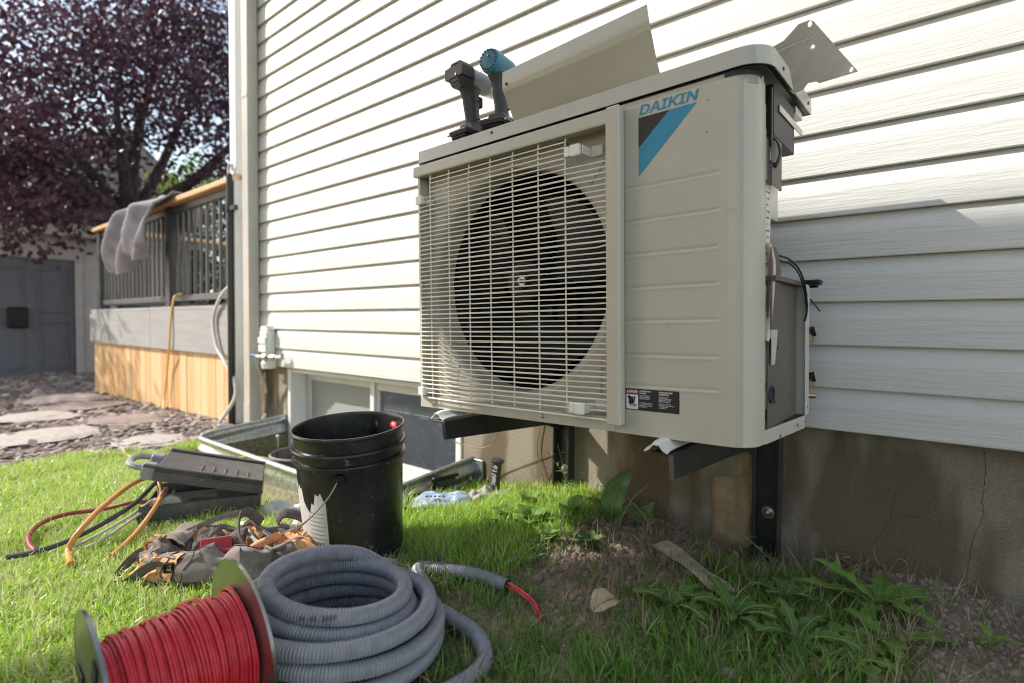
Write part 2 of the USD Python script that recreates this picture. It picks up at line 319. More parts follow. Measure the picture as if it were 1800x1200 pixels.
M['litter'] = leafmat('dry_litter', [(.20, .15, .09), (.36, .29, .18), (.28, .22, .13), (.12, .09, .06), (.44, .38, .26)], .7, .15, True)
M['grass_pale'] = leafmat('dry_grass_blades', [(0.695, 0.688, 0.348), (0.481, 0.555, 0.156), (0.72, 0.72, 0.48), (0.405, 0.515, 0.108), (0.632, 0.608, 0.3), (0.329, 0.476, 0.084)], .40, .35, True)
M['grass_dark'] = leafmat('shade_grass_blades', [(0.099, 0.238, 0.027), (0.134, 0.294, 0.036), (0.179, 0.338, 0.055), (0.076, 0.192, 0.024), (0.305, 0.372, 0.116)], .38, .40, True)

# ------------------------------------------------------------------ ground
def gauss(x, y, cx, cy, sx, sy): return np.exp(-((x - cx) / sx) ** 2 - ((y - cy) / sy) ** 2)
WELL = (-3.0, -1.47, -0.50)   # x0, x1, front y of the window well
def gz(x, y, rough=True):
    x, y = np.asarray(x, float), np.asarray(y, float)
    z = -0.37 - 0.028 * np.clip(-2.0 - x, 0, 12)
    z = z + 0.035 * gauss(x, y, -.86, -.02, .2, .3) - 0.035 * gauss(x, y, -.34, 0, .14, .14) + .035 * gauss(x, y, .03, 0, .12, .2) - .085 * gauss(x, y, -2.15, -.60, .75, .15)
    z = z - .055 * gauss(x, y, -1.36, -.12, .16, .22) + .012 * gauss(x, y, -.62, -.36, .22, .2)
    if rough:
        p = np.stack([x, y, np.zeros_like(x)], -1)
        z = z + .022 * (meshkit.fbm(p * 3.1, 3, 5) - .5) + .012 * (meshkit.fbm(p * 17, 3, 9) - .5) * np.clip(1.5 + x / 3, .2, 1)
    inside = (x > WELL[0] + .02) & (x < WELL[1] - .02) & (y > WELL[2] + .02) & (y < .1)
    return np.where(inside, -.66, z)

def soilmask(x, y):
    """1 where bare soil shows, 0 under lawn."""
    s = gauss(x, y, -.66, -.30, .20, .20) * 1.2 + gauss(x, y, .16, -.22, .20, .26) * 1.5 + .8 * gauss(x, y, -.56, -.62, .13, .10) + .7 * gauss(x, y, -.50, -.1, .4, .07) + .55 * gauss(x, y, -.84, -.62, .12, .05) + .9 * gauss(x, y, -.12, -.02, .3, .05)
    p = np.stack([np.asarray(x, float) * 6, np.asarray(y, float) * 6, np.zeros_like(np.asarray(x, float))], -1)
    return np.clip(s + .5 * (meshkit.fbm(p, 3, 21) - .5), 0, 1)
def gravelmask(x, y):
    p = np.stack([np.asarray(x, float) * 2.5, np.asarray(y, float) * 2.5, np.zeros_like(np.asarray(x, float))], -1)
    return np.clip((-3.08 - x + .35 * (meshkit.fbm(p, 3, 33) - .5)) / .12, 0, 1)

xs = np.unique(np.concatenate([np.linspace(-70, -12, 24), np.linspace(-12, -3.4, 90), np.linspace(-3.4, .6, 250), np.linspace(.6, 4, 30), np.linspace(4, 60, 16)]))
ys = np.unique(np.concatenate([np.linspace(-60, -5, 18), np.linspace(-5, -1.9, 40), np.linspace(-1.9, .04, 130), np.linspace(.04, 3, 30), np.linspace(3, 70, 20)]))
GX, GY = np.meshgrid(xs, ys, indexing='ij'); GZ = gz(GX, GY)
ground = grid(np.stack([GX, GY, GZ], -1))
zone = np.stack([soilmask(GX, GY), gravelmask(GX, GY), np.zeros_like(GX)], -1).reshape(-1, 3)
gm = usdkit.material(stage, '/World/Looks/ground_look', {
    'a': ('attribute', {'attribute': 'zone'}), 's': ('separate_color', {}), 'g': ('geometry', {}),
    'n1': ('noise_texture', {'scale': 55.0, 'detail': 6.0, 'roughness': .7}), 'n2': ('noise_texture', {'scale': 9.0, 'detail': 5.0}), 'n3': ('noise_texture', {'scale': 240.0, 'detail': 4.0}),
    'lawn': ('rgb_ramp', {'ramp': [(0, (.10, .095, .04)), (.45, (.20, .185, .09)), (.6, (.33, .295, .17)), (1, (.48, .43, .28))]}),
    'soil': ('rgb_ramp', {'ramp': [(0, (.14, .10, .076)), (.4, (.25, .185, .142)), (.6, (.34, .265, .21)), (1, (.45, .365, .30))]}),
    'grav': ('rgb_ramp', {'ramp': [(0, (.07, .055, .048)), (.42, (.16, .125, .11)), (.58, (.25, .20, .175)), (1, (.38, .32, .28))]}),
    'm1': ('mix', {}), 'm2': ('mix', {}), 'm3': ('mix', {'mix_type': 'multiply', 'fac': .35}), 'b': ('bump', {'strength': .8, 'distance': .006}), 'p': ('principled_bsdf', {'roughness': .95, 'specular_ior_level': .25})},
    [('a.color', 's.color'), ('g.position', 'n1.vector'), ('g.position', 'n2.vector'), ('g.position', 'n3.vector'), ('n1.fac', 'lawn.fac'), ('n1.fac', 'soil.fac'), ('n1.fac', 'grav.fac'),
     ('lawn.color', 'm1.color1'), ('soil.color', 'm1.color2'), ('s.r', 'm1.fac'), ('m1.color', 'm2.color1'), ('grav.color', 'm2.color2'), ('s.g', 'm2.fac'), ('m2.color', 'm3.color1'), ('n2.color', 'm3.color2'),
     ('m3.color', 'p.base_color'), ('n3.fac', 'b.height'), ('b.normal', 'p.normal')], surface='p.BSDF')
g = usdkit.mesh(stage, '/World/ground', ground, gm, smooth=True)
UsdGeom.PrimvarsAPI(g).CreatePrimvar('zone', Sdf.ValueTypeNames.Color3fArray, 'vertex').Set(Vt.Vec3fArray.FromNumpy(zone.astype(np.float32)))
tag(g.GetPrim(), kind='structure')

# ------------------------------------------------------------------ the house wall
BH, XL, XR = .1073, -3.355, 4.2
house = thing('house', 'house wall of cream vinyl siding over a concrete foundation, heat pump hung on it', 'house')
prof = [(-.002, -.002), (-.0245, -.004), (-.0262, -.0015), (-.0262, .004), (-.0248, .056)] + [(-.0248 + .0205 * (1 - math.cos(t * PI / 2)) ** .9, .056 + (BH - .056 + .006) * (.35 + .65 * t) * math.sin(t * PI / 2)) for t in (.2, .4, .6, .8, 1.0)] + [(.004, BH + .006), (.004, -.002)]
board = Polygon(prof)
if not board.is_valid: board = board.buffer(0)
nb = 52
rnd = random.Random(4)
for k in range(nb):
    b = prism(board, XR - XL, YZ, (XL, rnd.uniform(-.0006, .0006), k * BH))
    obj('siding_board', b, M['vinyl'], house, smooth=25)
obj('corner_post', [bx((-3.455, -.032, -.012), (-3.352, .08, 5.6), .004), bx((-3.366, -.034, -.012), (-3.345, -.0265, 5.6), .002)], M['trim'], house)
obj('side_wall', bx((-3.44, .08, -.012), (-3.40, 8.0, 5.6)), M['vinyl'], house)
obj('trim_board', bx((-3.64, -.03, 1.20), (-3.545, .03, 5.6), .006), M['trim'], house, label='white trim strip at the house corner, ending above the deck rail')
obj('trim_board', bx((-3.622, -.03, -.42), (-3.575, .03, 1.17), .004), M['trim'], house)
fm = usdkit.material(stage, '/World/Looks/foundation_concrete', {
    'g': ('geometry', {}), 'n1': ('noise_texture', {'scale': 3.2, 'detail': 6.0, 'roughness': .62}), 'n2': ('noise_texture', {'scale': 170.0, 'detail': 6.0, 'roughness': .75}), 'n3': ('noise_texture', {'scale': 520.0, 'detail': 3.0}),
    'mp': ('mapping', {'scale': (2.2, 1.0, .6)}), 'n4': ('noise_texture', {'scale': 1.6, 'detail': 4.0, 'roughness': .5}),
    'r': ('rgb_ramp', {'ramp': [(0, (.20, .155, .10)), (.40, (.29, .235, .165)), (.52, (.39, .335, .26)), (1, (.46, .42, .36))]}),
    'st': ('rgb_ramp', {'ramp': [(0, (0, 0, 0)), (.49, (0, 0, 0)), (.545, (.75, .75, .75)), (1, (1, 1, 1))]}), 'ms': ('mix', {'color2': (.155, .11, .06)}),
    'm': ('mix', {'mix_type': 'overlay', 'fac': .75}), 'ad': ('math', {'math_type': 'add'}), 'b': ('bump', {'strength': 1.0, 'distance': .007}), 'p': ('principled_bsdf', {'roughness': .92, 'specular_ior_level': .25})},
    [('g.position', 'n1.vector'), ('g.position', 'n2.vector'), ('g.position', 'n3.vector'), ('g.position', 'mp.vector'), ('mp.vector', 'n4.vector'), ('n4.fac', 'st.fac'), ('n1.fac', 'r.fac'), ('r.color', 'ms.color1'), ('st.color', 'ms.fac'),
     ('ms.color', 'm.color1'), ('n2.fac', 'm.color2'), ('m.color', 'p.base_color'), ('n2.fac', 'ad.value1'), ('n3.fac', 'ad.value2'), ('ad.value', 'b.height'), ('b.normal', 'p.normal')], surface='p.BSDF')
WX0, WX1, WZ0 = -2.972, -1.535, -.50
obj('foundation', [bx((-3.40, .012, -1.2), (WX0, .30, .03)), bx((WX1, .012, -1.2), (XR, .30, .03)), bx((WX0, .012, -1.2), (WX1, .30, WZ0)), bx((WX0 - .01, .012, -.002), (WX1 + .01, .30, .03))], fm, house)
obj('footing', bx((.0, -.006, -1.2), (XR, .010, -.335), .004), fm, house)
def crack(pts, w):
    P = spline([(x, 0.0115, z) for x, z in pts], .006); rr = np.random.RandomState(int(w * 1e5))
    P[:, 0] += rr.normal(0, .0011, len(P)); P[:, 2] += rr.normal(0, .0006, len(P))
    return tube(P, w * (0.6 + .4 * rr.rand(len(P))), 4, flat=(1, 1))
q = lambda a, b: tuple(at(a, b, 1, .012)[[0, 2]])
obj('crack', crack([q(1728, 785), q(1733, 820), q(1728, 870), q(1726, 910), q(1712, 945), q(1700, 1000), q(1701, 1045)], .0008), M['crack'], house)
obj('crack', crack([q(1576, 862), q(1566, 905), q(1553, 930), q(1533, 958)], .0007), M['crack'], house)
obj('crack', crack([q(1566, 909), q(1600, 907), q(1628, 908)], .0006), M['crack'], house)
# house interior behind the basement window
win = obj('basement_window', [bx((WX0, .004, WZ0), (WX0 + .034, .15, -.012), .003), bx((WX1 - .034, .004, WZ0), (WX1, .15, -.012), .003), bx((WX0 + .034, .012, -.034), (WX1 - .034, .15, -.012), .002), bx((WX0 + .034, .006, WZ0), (WX1 - .034, .15, WZ0 + .03), .002)], M['trim'], house)
mx = -2.21
def sash(x0, x1, y, w=.045):
    z0, z1 = WZ0 + .03, -.036
    return [bx((x0, y, z0), (x0 + w, y + .04, z1), .004), bx((x1 - w, y, z0), (x1, y + .04, z1), .004), bx((x0 + w, y + .001, z1 - w), (x1 - w, y + .039, z1), .004), bx((x0 + w, y + .001, z0), (x1 - w, y + .039, z0 + w), .004)]
obj('sash', sash(WX0 + .04, mx + .03, .10), M['frame_vinyl'], win)
obj('sash', sash(mx - .02, WX1 - .036, .062), M['frame_vinyl'], win)
obj('mullion', bx((mx - .024, .050, WZ0 + .03), (mx + .012, .061, -.036), .003), M['trim'], win)
obj('pane', bx((WX0 + .085, .118, WZ0 + .075), (mx - .015, .121, -.08)), M['glass'], win)
obj('pane', bx((mx + .025, .080, WZ0 + .075), (WX1 - .081, .083, -.08)), M['glass'], win)
obj('room', [bx((WX0 - .3, .9, -1.0), (WX1 + .3, .92, .3)), bx((WX0 - .3, .31, -.9), (WX1 + .3, .9, -.88)), bx((WX0 - .3, .31, .2), (WX1 + .3, .9, .22)), bx((WX0 - .32, .31, -1), (WX0 - .3, .9, .3)), bx((WX1 + .3, .31, -1), (WX1 + .32, .9, .3))], M['room'], win)
obj('insect_screen', bx((WX0 + .086, .108, WZ0 + .076), (mx - .016, .110, -.082)), M['screen'], win)
obj('blind', bx((WX0 + .07, .145, WZ0), (mx - .16, .151, -.03)), M['blind'], win)
obj('blind', bx((mx - .155, .18, WZ0), (mx + .0, .186, -.03)), M['case_lt'], win)
# stained mortar beside the bracket post
def lump(cx, cz, hw, hh, d, seed, y0=.012):
    u = np.linspace(-1, 1, 22); w = np.linspace(-1, 1, 30); U, W = np.meshgrid(u, w, indexing='ij')
    n = meshkit.fbm(np.stack([U * 3 + seed, W * 4, 0 * U], -1), 4, seed) - .5
    e = np.clip(1 - np.maximum(np.abs(U) + .25 * n, np.abs(W) + .15 * n) ** 4, 0, 1) ** .5
    return grid(np.stack([cx + U * hw, y0 + .004 - (d * e * (1 + n)), cz + W * hh], -1))
obj('mortar_patch', [lump(-.435, -.30, .055, .12, .022, 3), lump(-.395, -.16, .03, .10, .012, 8)], M['mortar'], house, smooth=True, label='rusty stained mortar patch beside the bracket post')

# downspout
px0 = at(434, 600, 1, -.09)[0]
pr = Polygon([(-.034, -.026), (.034, -.026), (.034, .026), (-.034, .026)]).buffer(.006)
ds = thing('downspout', 'beige rectangular downspout running down the house corner', 'downspout', (px0, -.062, 0))
obj('pipe', prism(pr, 5.9, None, (0, 0, -.375)), M['downspout'], ds)
obj('strap', prism(pr.buffer(.0025).difference(pr.buffer(.0005)), .03, None, (0, 0, 1.6)), M['downspout'], ds)
obj('joint', prism(pr.buffer(.003).difference(pr.buffer(.0005)), .12, None, (0, 0, -.36)), M['downspout'], ds)

# black pole
pp = np.array([-3.60, -.05])
pole = thing('black_pole', 'black metal pole with hooked top in front of the deck', 'pole', (pp[0], pp[1], 0))
obj('shaft', lathe([(0, -.55), (.019, -.55), (.019, 1.19), (.015, 1.20), (.015, 1.205), (0, 1.205)], 16), M['black_steel'], pole)
obj('clamp', [lathe([(.019, .96), (.026, .96), (.026, 1.0), (.019, 1.0)], 16), bx((.02, -.012, .965), (.10, .012, .995), .003)], M['black_steel'], pole)
obj('hook', tube(spline([(0, 0, 1.19), (0, -.004, 1.235), (.02, -.004, 1.262), (.05, -.004, 1.255), (.062, -.004, 1.22)], .006), .009, 8), M['screw'], pole)

# ------------------------------------------------------------------ deck
DX0, DX1 = -7.05, -3.69
deck = thing('deck', 'raised deck with cedar skirting, grey fascia and dark metal railing', 'deck')
n = 25; w = (DX1 - DX0) / n; rnd = random.Random(11)
for i in range(n):
    x0 = DX0 + i * w; bt = float(gz(x0, -.05, False)) - .02 + rnd.uniform(-.012, .012)
    obj('skirting_board', bx((x0 + .003, -.002 + rnd.uniform(-.002, .002), bt), (x0 + w - .003, .020, .034), .002), M['cedar'][rnd.randrange(3)], deck)
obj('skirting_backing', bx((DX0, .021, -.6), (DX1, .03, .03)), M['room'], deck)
for a, b in ((DX0 - .02, -5.2), (-5.197, DX1 + .02)):
    obj('fascia', bx((a, -.032, .030), (b, -.003, .332), .003), M['grey_composite'], deck)
for i in range(20):
    obj('deck_board', bx((DX0, -.03 + i * .147, .334), (DX1, -.03 + i * .147 + .142, .362), .003), M['grey_composite'], deck)
obj('end_skirting', bx((DX0, .03, -.6), (DX0 + .02, 2.9, .32)), M['cedar'][1], deck)
posts = [-6.86, -4.885, -3.735]
for x in posts:
    obj('railing_post', [bx((x - .045, .0, .362), (x + .045, .09, 1.165), .004), bx((x - .065, -.012, .363), (x + .065, .11, .372), .002)], M['alu_dark'], deck)
obj('railing_post', bx((DX0 + .1, 2.8, .362), (DX0 + .19, 2.89, 1.165), .004), M['alu_dark'], deck)
obj('top_rail', bx((-6.95, -.03, 1.168), (-3.66, .12, 1.208), .006), M['rail_wood'], deck)
obj('top_rail', bx((-6.95, .122, 1.168), (-6.80, 2.95, 1.208), .006), M['rail_wood'], deck)
for a, b in zip(posts[:-1], posts[1:]):
    obj('rail_bar', bx((a + .046, .022, 1.11), (b - .046, .062, 1.155), .003), M['alu_grey'], deck)
    obj('rail_bar', bx((a + .046, .022, .41), (b - .046, .062, .455), .003), M['alu_grey'], deck)
    k = int(round((b - a) / .112))
    for i in range(1, k):
        x = a + (b - a) * i / k
        obj('baluster', bx((x - .010, .032, .456), (x + .010, .052, 1.109), .002), M['alu_grey'], deck)
for i in range(1, 26):
    y = .09 + i * .107
    obj('baluster', bx((-6.885, y - .009, .456), (-6.865, y + .009, 1.109), .002), M['alu_grey'], deck)
obj('rail_bar', [bx((-6.895, .092, 1.11), (-6.855, 2.8, 1.155)), bx((-6.895, .092, .41), (-6.855, 2.8, .455))], M['alu_grey'], deck)

# jacket hanging over the rail
u = np.linspace(0, 1, 50); v = np.linspace(0, 1, 60); U, V = np.meshgrid(u, v, indexing='ij')
xl = -5.70 + .0 * V; 
front = np.clip((V - .22) / .78, 0, 1); back = np.clip((.12 - V) / .12, 0, 1); top = np.clip((V - .12) / .10, 0, 1)
wl = -5.20 - .52 * front ** 1.1 + .16 * front ** 3; wr = -4.62 - .22 * front ** 2
X = wl + (wr - wl) * U
fold = np.sin(U * 19 + 3 * front) * .040 + np.sin(U * 9 + 1) * .055 + .03 * (meshkit.fbm(np.stack([U * 5, V * 5, 0 * U], -1), 3, 3) - .5)
Y = .125 - .165 * top - (.085 + .075 * np.sin(front * 2.6) + fold) * np.clip(front * 5, 0, 1)
Z = 1.228 + .022 * np.sin(U * 14) * .6 - back * .25 - front * (.56 - .11 * U + .05 * np.sin(U * 8)) + .02 * (meshkit.fbm(np.stack([U * 9, V * 9, 0 * U + 2], -1), 3, 7) - .5)
obj('jacket', grid(np.stack([X, Y, Z], -1), .012), M['jacket'], None, smooth=True, label='grey crumpled jacket draped over the deck railing', cat='jacket')

# cords and cables on the deck and wall
def hose(name, pts, r, m, label, cat, n=9, step=.015, wob=0.0, group=None):
    P = spline(pts, step)
    return obj(name, tube(P, r, n), M[m], None, smooth=60, label=label, cat=cat, group=group)
w3 = at(300, 565, 1, -.045); w4 = at(297, 610, 1, -.05); w5 = at(287, 720, 1, -.09)
hose('yellow_cord', [at(318, 517, 1, .05), at(306, 524, 1, -.02), w3, w4, at(293, 660, 1, -.03), w5 * [1, 1, 0] + [0, 0, -.43], at(282, 775, 2, -.435), (-3.2, -.75, -.40), (-2.75, -.74, -.41), at(390, 826, 2, -.385), at(405, 817, 2, -.362), at(430, 803, 2, -.345), (-2.30, -.42, -.37), (-2.27, -.36, -.46), (-2.25, -.33, -.62)], .0085, 'yellow',
     'yellow cord hanging over the deck edge and looping over the window well rim', 'cord')
hose('white_cable', [at(402, 505, 1, -.02), at(388, 522, 1, -.05), at(375, 560, 1, -.05), at(380, 605, 1, -.055), at(398, 640, 1, -.05), at(412, 668, 1, -.04), at(412, 700, 1, -.05), (-3.62, -.12, -.40)], .012, 'white_cable', 'white cable looping beside the black pole at the deck corner', 'cable')

# shed
SX = -11.2
shed = thing('shed', 'low grey shed with slate blue door beyond the deck', 'shed')
y0, y1, zb, zt = -2.6, 2.2, -.75, 1.62
obj('wall', [bx((SX - 2.6, y0, zb), (SX, -.95, zt)), bx((SX - 2.6, .68, zb), (SX, y1, zt)), bx((SX - 2.6, -.95, 1.22), (SX, .68, zt)), bx((SX - 2.6, -.95, zb), (SX - .1, .68, 1.22))], M['shed_wall'], shed)
dr = obj('door', bx((SX - .08, -.94, -.66), (SX - .03, .67, 1.21), .004), M['shed_door'], shed)
for ya in (-.86, -.32, .22):
    for za, zc in ((-.52, .22), (.36, 1.06)):
        obj('door_panel', [bx((SX - .035, ya, za), (SX - .016, ya + .37, za + .03), .004), bx((SX - .035, ya, zc - .03), (SX - .016, ya + .37, zc), .004), bx((SX - .035, ya, za + .031), (SX - .016, ya + .03, zc - .031), .004), bx((SX - .035, ya + .34, za + .031), (SX - .016, ya + .37, zc - .031), .004)], M['shed_door'], shed)
obj('lock_box', bx((SX - .03, -.16, .12), (SX + .06, .09, .44), .02), M['black'], shed)
obj('door_trim', [bx((SX + .001, .68, -.68), (SX + .022, .78, 1.24), .003), bx((SX + .001, -1.04, -.68), (SX + .022, -.95, 1.24), .003), bx((SX + .001, -1.04, 1.242), (SX + .022, .78, 1.33), .003)], M['shed_wall'], shed)
obj('roof', [prism([(y0 - .25, 1.62), (y1 + .25, 1.62), (y1 + .25, 1.74), (-.2, 2.85), (y0 - .25, 1.74)], 3.2, YZ, (SX - 2.9, 0, 0))], M['shingle'], shed)
obj('fascia', bx((SX + .301, y0 - .25, 1.58), (SX + .325, y1 + .25, 1.78), .003), M['shed_trim'], shed)

# far house
fh = thing('far_house', 'pale house glimpsed through the purple foliage behind the shed', 'house', (-25, 4.5, -.8), rotz(.5))
obj('wall', bx((-5, -4, 0), (0, 5, 5.6)), M['far_wall'], fh)
obj('roof', prism([(-4.5, 5.6), (5.5, 5.6), (.5, 8.4)], 5.8, YZ, (-5.4, 0, 0)), M['shingle'], fh)
for yy in (-2.4, 1.2):
    for zz in (1.0, 3.6):
        wf = obj('window', [bx((-.02, yy, zz), (.04, yy + .08, zz + 1.2)), bx((-.02, yy + 1.0, zz), (.04, yy + 1.08, zz + 1.2)), bx((-.02, yy + .081, zz), (.04, yy + .999, zz + .08)), bx((-.02, yy + .081, zz + 1.12), (.04, yy + .999, zz + 1.2))], M['trim'], fh)
        obj('window_pane', bx((-.02, yy + .081, zz + .081), (.012, yy + .999, zz + 1.119)), M['room'], fh)

# the neighbour's house behind the camera, whose shade covers the heat pump and the foreground
NY = -4.0
tt = (-.527 - NY) / -SUN[1] * -1.0
tt = (NY + .527) / SUN[1]
def nb_pt(xa, za): return xa + SUN[0] * tt, za + SUN[2] * tt
nh = thing('neighbour_house', 'neighbouring two storey house across the side yard', 'house')
edge = [(-1.85, 1.237), (-1.30, .50), (-1.085, .20), (-.96, .03), (-.78, -.34), (.14, -1.70), (.62, -2.46)]
E1 = nb_pt(*edge[0]); gx = nb_pt(.62, 0)[0]; NW = 3.6
obj('wall', bx((gx, NY - 9, -.6), (gx + NW, NY - .51, E1[1] - .3)), M['far_wall'], nh)
obj('gable', prism([nb_pt(*e) for e in edge] + [(gx + NW, nb_pt(0, -2.46)[1]), (gx + NW, E1[1])], .5, XZ, (0, NY, 0)), M['trim'], nh)
obj('roof', prism([(NY - 9.5, E1[1] - .29), (NY - .52, E1[1] - .29), (NY - 5, E1[1] + .5)], NW, YZ, (gx, 0, 0)), M['shingle'], nh)

# ------------------------------------------------------------------ the heat pump outdoor unit (local: x along its front, y towards the wall, z up)
from scipy.spatial.transform import Rotation as _Rot
ACR = _Rot.from_euler('zyx', [-.0053, -.0176, .0055]).as_matrix(); ACO = np.array([-1.1721, -.5275, .0098])
def ac_local(p): return ACR.T @ (np.asarray(p) - ACO)
W, D, H = .964, .345, .735
ac = thing('outdoor_unit', 'beige heat pump outdoor unit with round fan grille, hung on brackets on the siding', 'heat pump', ACO, ACR)
# right half of the front, one pressed sheet with rounded corner and pressed grooves
slots = [.526 - .0707 * i for i in range(7)]; slots[5] = slots[4] - .0707; slots[6] = .107
zz = [0, .004, .02]; z = .02
for s in sorted(slots):
    zz += list(np.linspace(zz[-1] + .008, s - .012, 6)) + list(s + np.linspace(-.009, .009, 13))
zz += list(np.linspace(zz[-1] + .01, .682, 6)) + list(np.linspace(.688, .708, 9))
zz = np.array(sorted(zz))
uu = [(x, 0) for x in (.655, .66, .667, .672, .676, .68, .69, .72, .76, .80, .84, .87, .872, .875, .879, .883, .888, .893)]
uu += [(.894 + .05 * math.sin(a), .05 - .05 * math.cos(a)) for a in np.linspace(.12, PI / 2, 12)] + [(.944, .058), (.9445, .066)]
uu = np.array(uu); nrm = np.array([(0, -1.0)] * 18 + [(math.sin(a), -math.cos(a)) for a in np.linspace(.12, PI / 2, 12)] + [(1, 0)] * 2)
XX = uu[:, None, 0] + 0 * zz; YY = uu[:, None, 1] + 0 * zz; ZZ = 0 * uu[:, :1] + zz
gm_ = 1 / (1 + np.exp(-(uu[:, 0] - .672) / .0012)) / (1 + np.exp((uu[:, 0] - .8765) / .0012)); gm_ = gm_ * (uu[:, 1] == 0)
groove = sum(.0030 * np.exp(-((zz - s) / .0026) ** 2) - .0009 * np.exp(-((zz - s + .0055) / .003) ** 2) for s in slots)
step = .0022 / (1 + np.exp(-(zz - .697) / .0012))
dep = gm_[:, None] * groove + step
# small cut-out at the top of the rounded corner
XX = XX - nrm[:, 0:1] * dep; YY = YY - nrm[:, 1:2] * dep
obj('front_panel', grid(np.stack([XX, YY, ZZ], -1), .0012), M['ac'], ac, smooth=40)
obj('panel_edge', [bx((.935, .067, .004), (.943, .072, .655), .001), bx((.930, .073, .004), (.9435, .076, .66), .001)], M['ac'], ac)
# frame round the grille
def ring(outer, inner): return Polygon(outer, [inner])
def rect(x0, z0, x1, z1): return [(x0, z0), (x1, z0), (x1, z1), (x0, z1)]
obj('front_frame', prism(ring(rect(.001, .001, .654, .708), rect(.010, .032, .646, .676)), .032, XZ, (0, .032, 0)), M['ac'], ac)
FC, FR = np.array([.329, .3545]), .290
circ = Point(*FC).buffer(FR + .022, 48)
obj('fan_surround', prism(Polygon(rect(.002, .020, .650, .690)).difference(circ), .0015, XZ, (0, .030, 0)), M['ac_in'], ac)
bell = lathe([(FR + .024, .0285), (FR + .012, .031), (FR + .004, .037), (FR, .047), (FR - .001, .062), (FR - .001, .105)], 72, np.array([[1, 0, 0], [0, 0, 1.0], [0, -1, 0]]), (FC[0], 0, FC[1]))
obj('bell_mouth', bell, M['ac_in'], ac, smooth=60)
for pts in ([(.585, .10), (.625, .17)], [(.60, .04), (.60, .16)], [(.575, .56), (.615, .61)]):
    (xa, za), (xb, zb) = pts
    obj('stiffening_rib', tube([(xa, .0285, za), ((xa + xb) / 2, .0282, (za + zb) / 2), (xb, .0285, zb)], .003, 6, flat=(1, 1)), M['ac_in'], ac)
obj('fan_housing', [bx((.004, .106, .02), (.012, .30, .70)), bx((.012, .106, .012), (.69, .29, .020)), bx((.012, .106, .70), (.69, .29, .706)), bx((.682, .106, .021), (.69, .29, .699)),
                    prism(Polygon(rect(.013, .021, .681, .699)).difference(Point(*FC).buffer(FR - .001, 48)), .002, XZ, (0, .107, 0))], M['black'], ac)
obj('heat_exchanger', [bx((.013, .292, .015), (.75, .325, .70)), bx((.0125, .135, .022), (.03, .291, .698))], M['fin'], ac)
obj('motor_bracket', [bx((.30, .23, .0201), (.32, .26, .6999)), bx((.385, .23, .0201), (.405, .26, .6999)), cyl((FC[0], .17, FC[1]), (FC[0], .28, FC[1]), .055, 20)], M['black'], ac)
fan = obj('fan', lathe([(0, -.045), (.02, -.045), (.022, -.04), (.055, -.038), (.062, -.03), (.066, .0), (.066, .06), (0, .06)], 32, np.array([[1, 0, 0], [0, 0, 1.0], [0, -1, 0]]), (FC[0], .125, FC[1])), M['fan'], ac)
for k in range(3):
    rr = np.linspace(.06, .262, 16); tt2 = np.linspace(-1, 1, 14); Rr, Tt = np.meshgrid(rr, tt2, indexing='ij')
    f = (Rr - .06) / .202; ang = Tt * (.30 + .42 * np.sin(np.clip(f, 0, 1) * 2.0)) + .45 * f + k * 2 * PI / 3 + .35
    tip = 1 - .10 * (Tt * .5 + .5) * f
    yb = .125 + .03 * Tt * (1.1 - .4 * f) + .012 * f
    obj('fan_blade', grid(np.stack([FC[0] + Rr * tip * np.cos(ang), yb, FC[1] + Rr * tip * np.sin(ang)], -1), .0025), M['fan'], fan, smooth=50)
obj('hub_nut', [lathe([(0, -.062), (.006, -.060), (.006, -.047), (.013, -.047), (.013, -.044), (0, -.044)], 12, np.array([[1, 0, 0], [0, 0, 1.0], [0, -1, 0]]), (FC[0], .125, FC[1]))], M['steel'], fan)
# wire grille
gr = obj('fan_grille', [bx((.006, -.024, .668), (.650, -.004, .698), .003), bx((.645, -.026, .018), (.680, -.0015, .7015), .004)], M['ac'], ac)
vx = [.071, .147, .225, .301, .377, .457, .535]
zs_ = np.arange(.0465, .664, .0124)
for i, zc in enumerate(zs_):
    thick = .0024 if i % 4 == 2 else .0018
    x1 = .647 if zc < .602 else .535
    pts = [(.0065, .012, zc + (.010 if zc > .52 else 0) * 0), (.012, -.004, zc), (.030, -.012, zc), (.071, -.0165, zc), (.30, -.019, zc), (.535, -.018, zc)]
    if x1 > .6: pts += [(.575, -.0165, zc), (.60, -.014, zc), (.647, -.0135, zc)]
    if i == 29: pts[-2] = (.618, -.014, zc); pts[-1] = (.647, -.0135, zc + .004)
    if zc > .615: pts = pts[3:]
    obj('grille_wire', tube(spline(pts, .035), thick, 6), M['wire'], gr, smooth=60)
for xv in vx:
    z1 = .667 if xv < .5 else .664
    zz0 = .035
    obj('grille_wire', tube([(xv, -.0140, zz0), (xv, -.0150, .30), (xv, -.0150, z1 - .012), (xv, -.012, z1)], .0021, 6), M['wire'], gr, smooth=60)
obj('grille_wire', tube(spline([(.008, .0, .034), (.03, -.012, .033), (.10, -.016, .031), (.40, -.017, .029), (.648, -.014, .027)], .03), .0026, 6), M['wire'], gr)
def clip(x, z, s):
    return [bx((x - .008, -.0245, z - .010), (x + .006, -.0115, z + .012), .002), bx((x + .0062, -.0255, z - .012), (x + .034, -.0125, z + .014), .003),
            bx((x + .0342, -.014, z - .008), (x + .037, .026, z + .012), .001), bx((x + .0372, .0215, z - .008), (x + .066, .0275, z + .016), .0015)]
for x, z in ((.545, .628), (.553, .046)):
    obj('grille_clip', clip(x, z, 1), M['plastic_white'], ac)
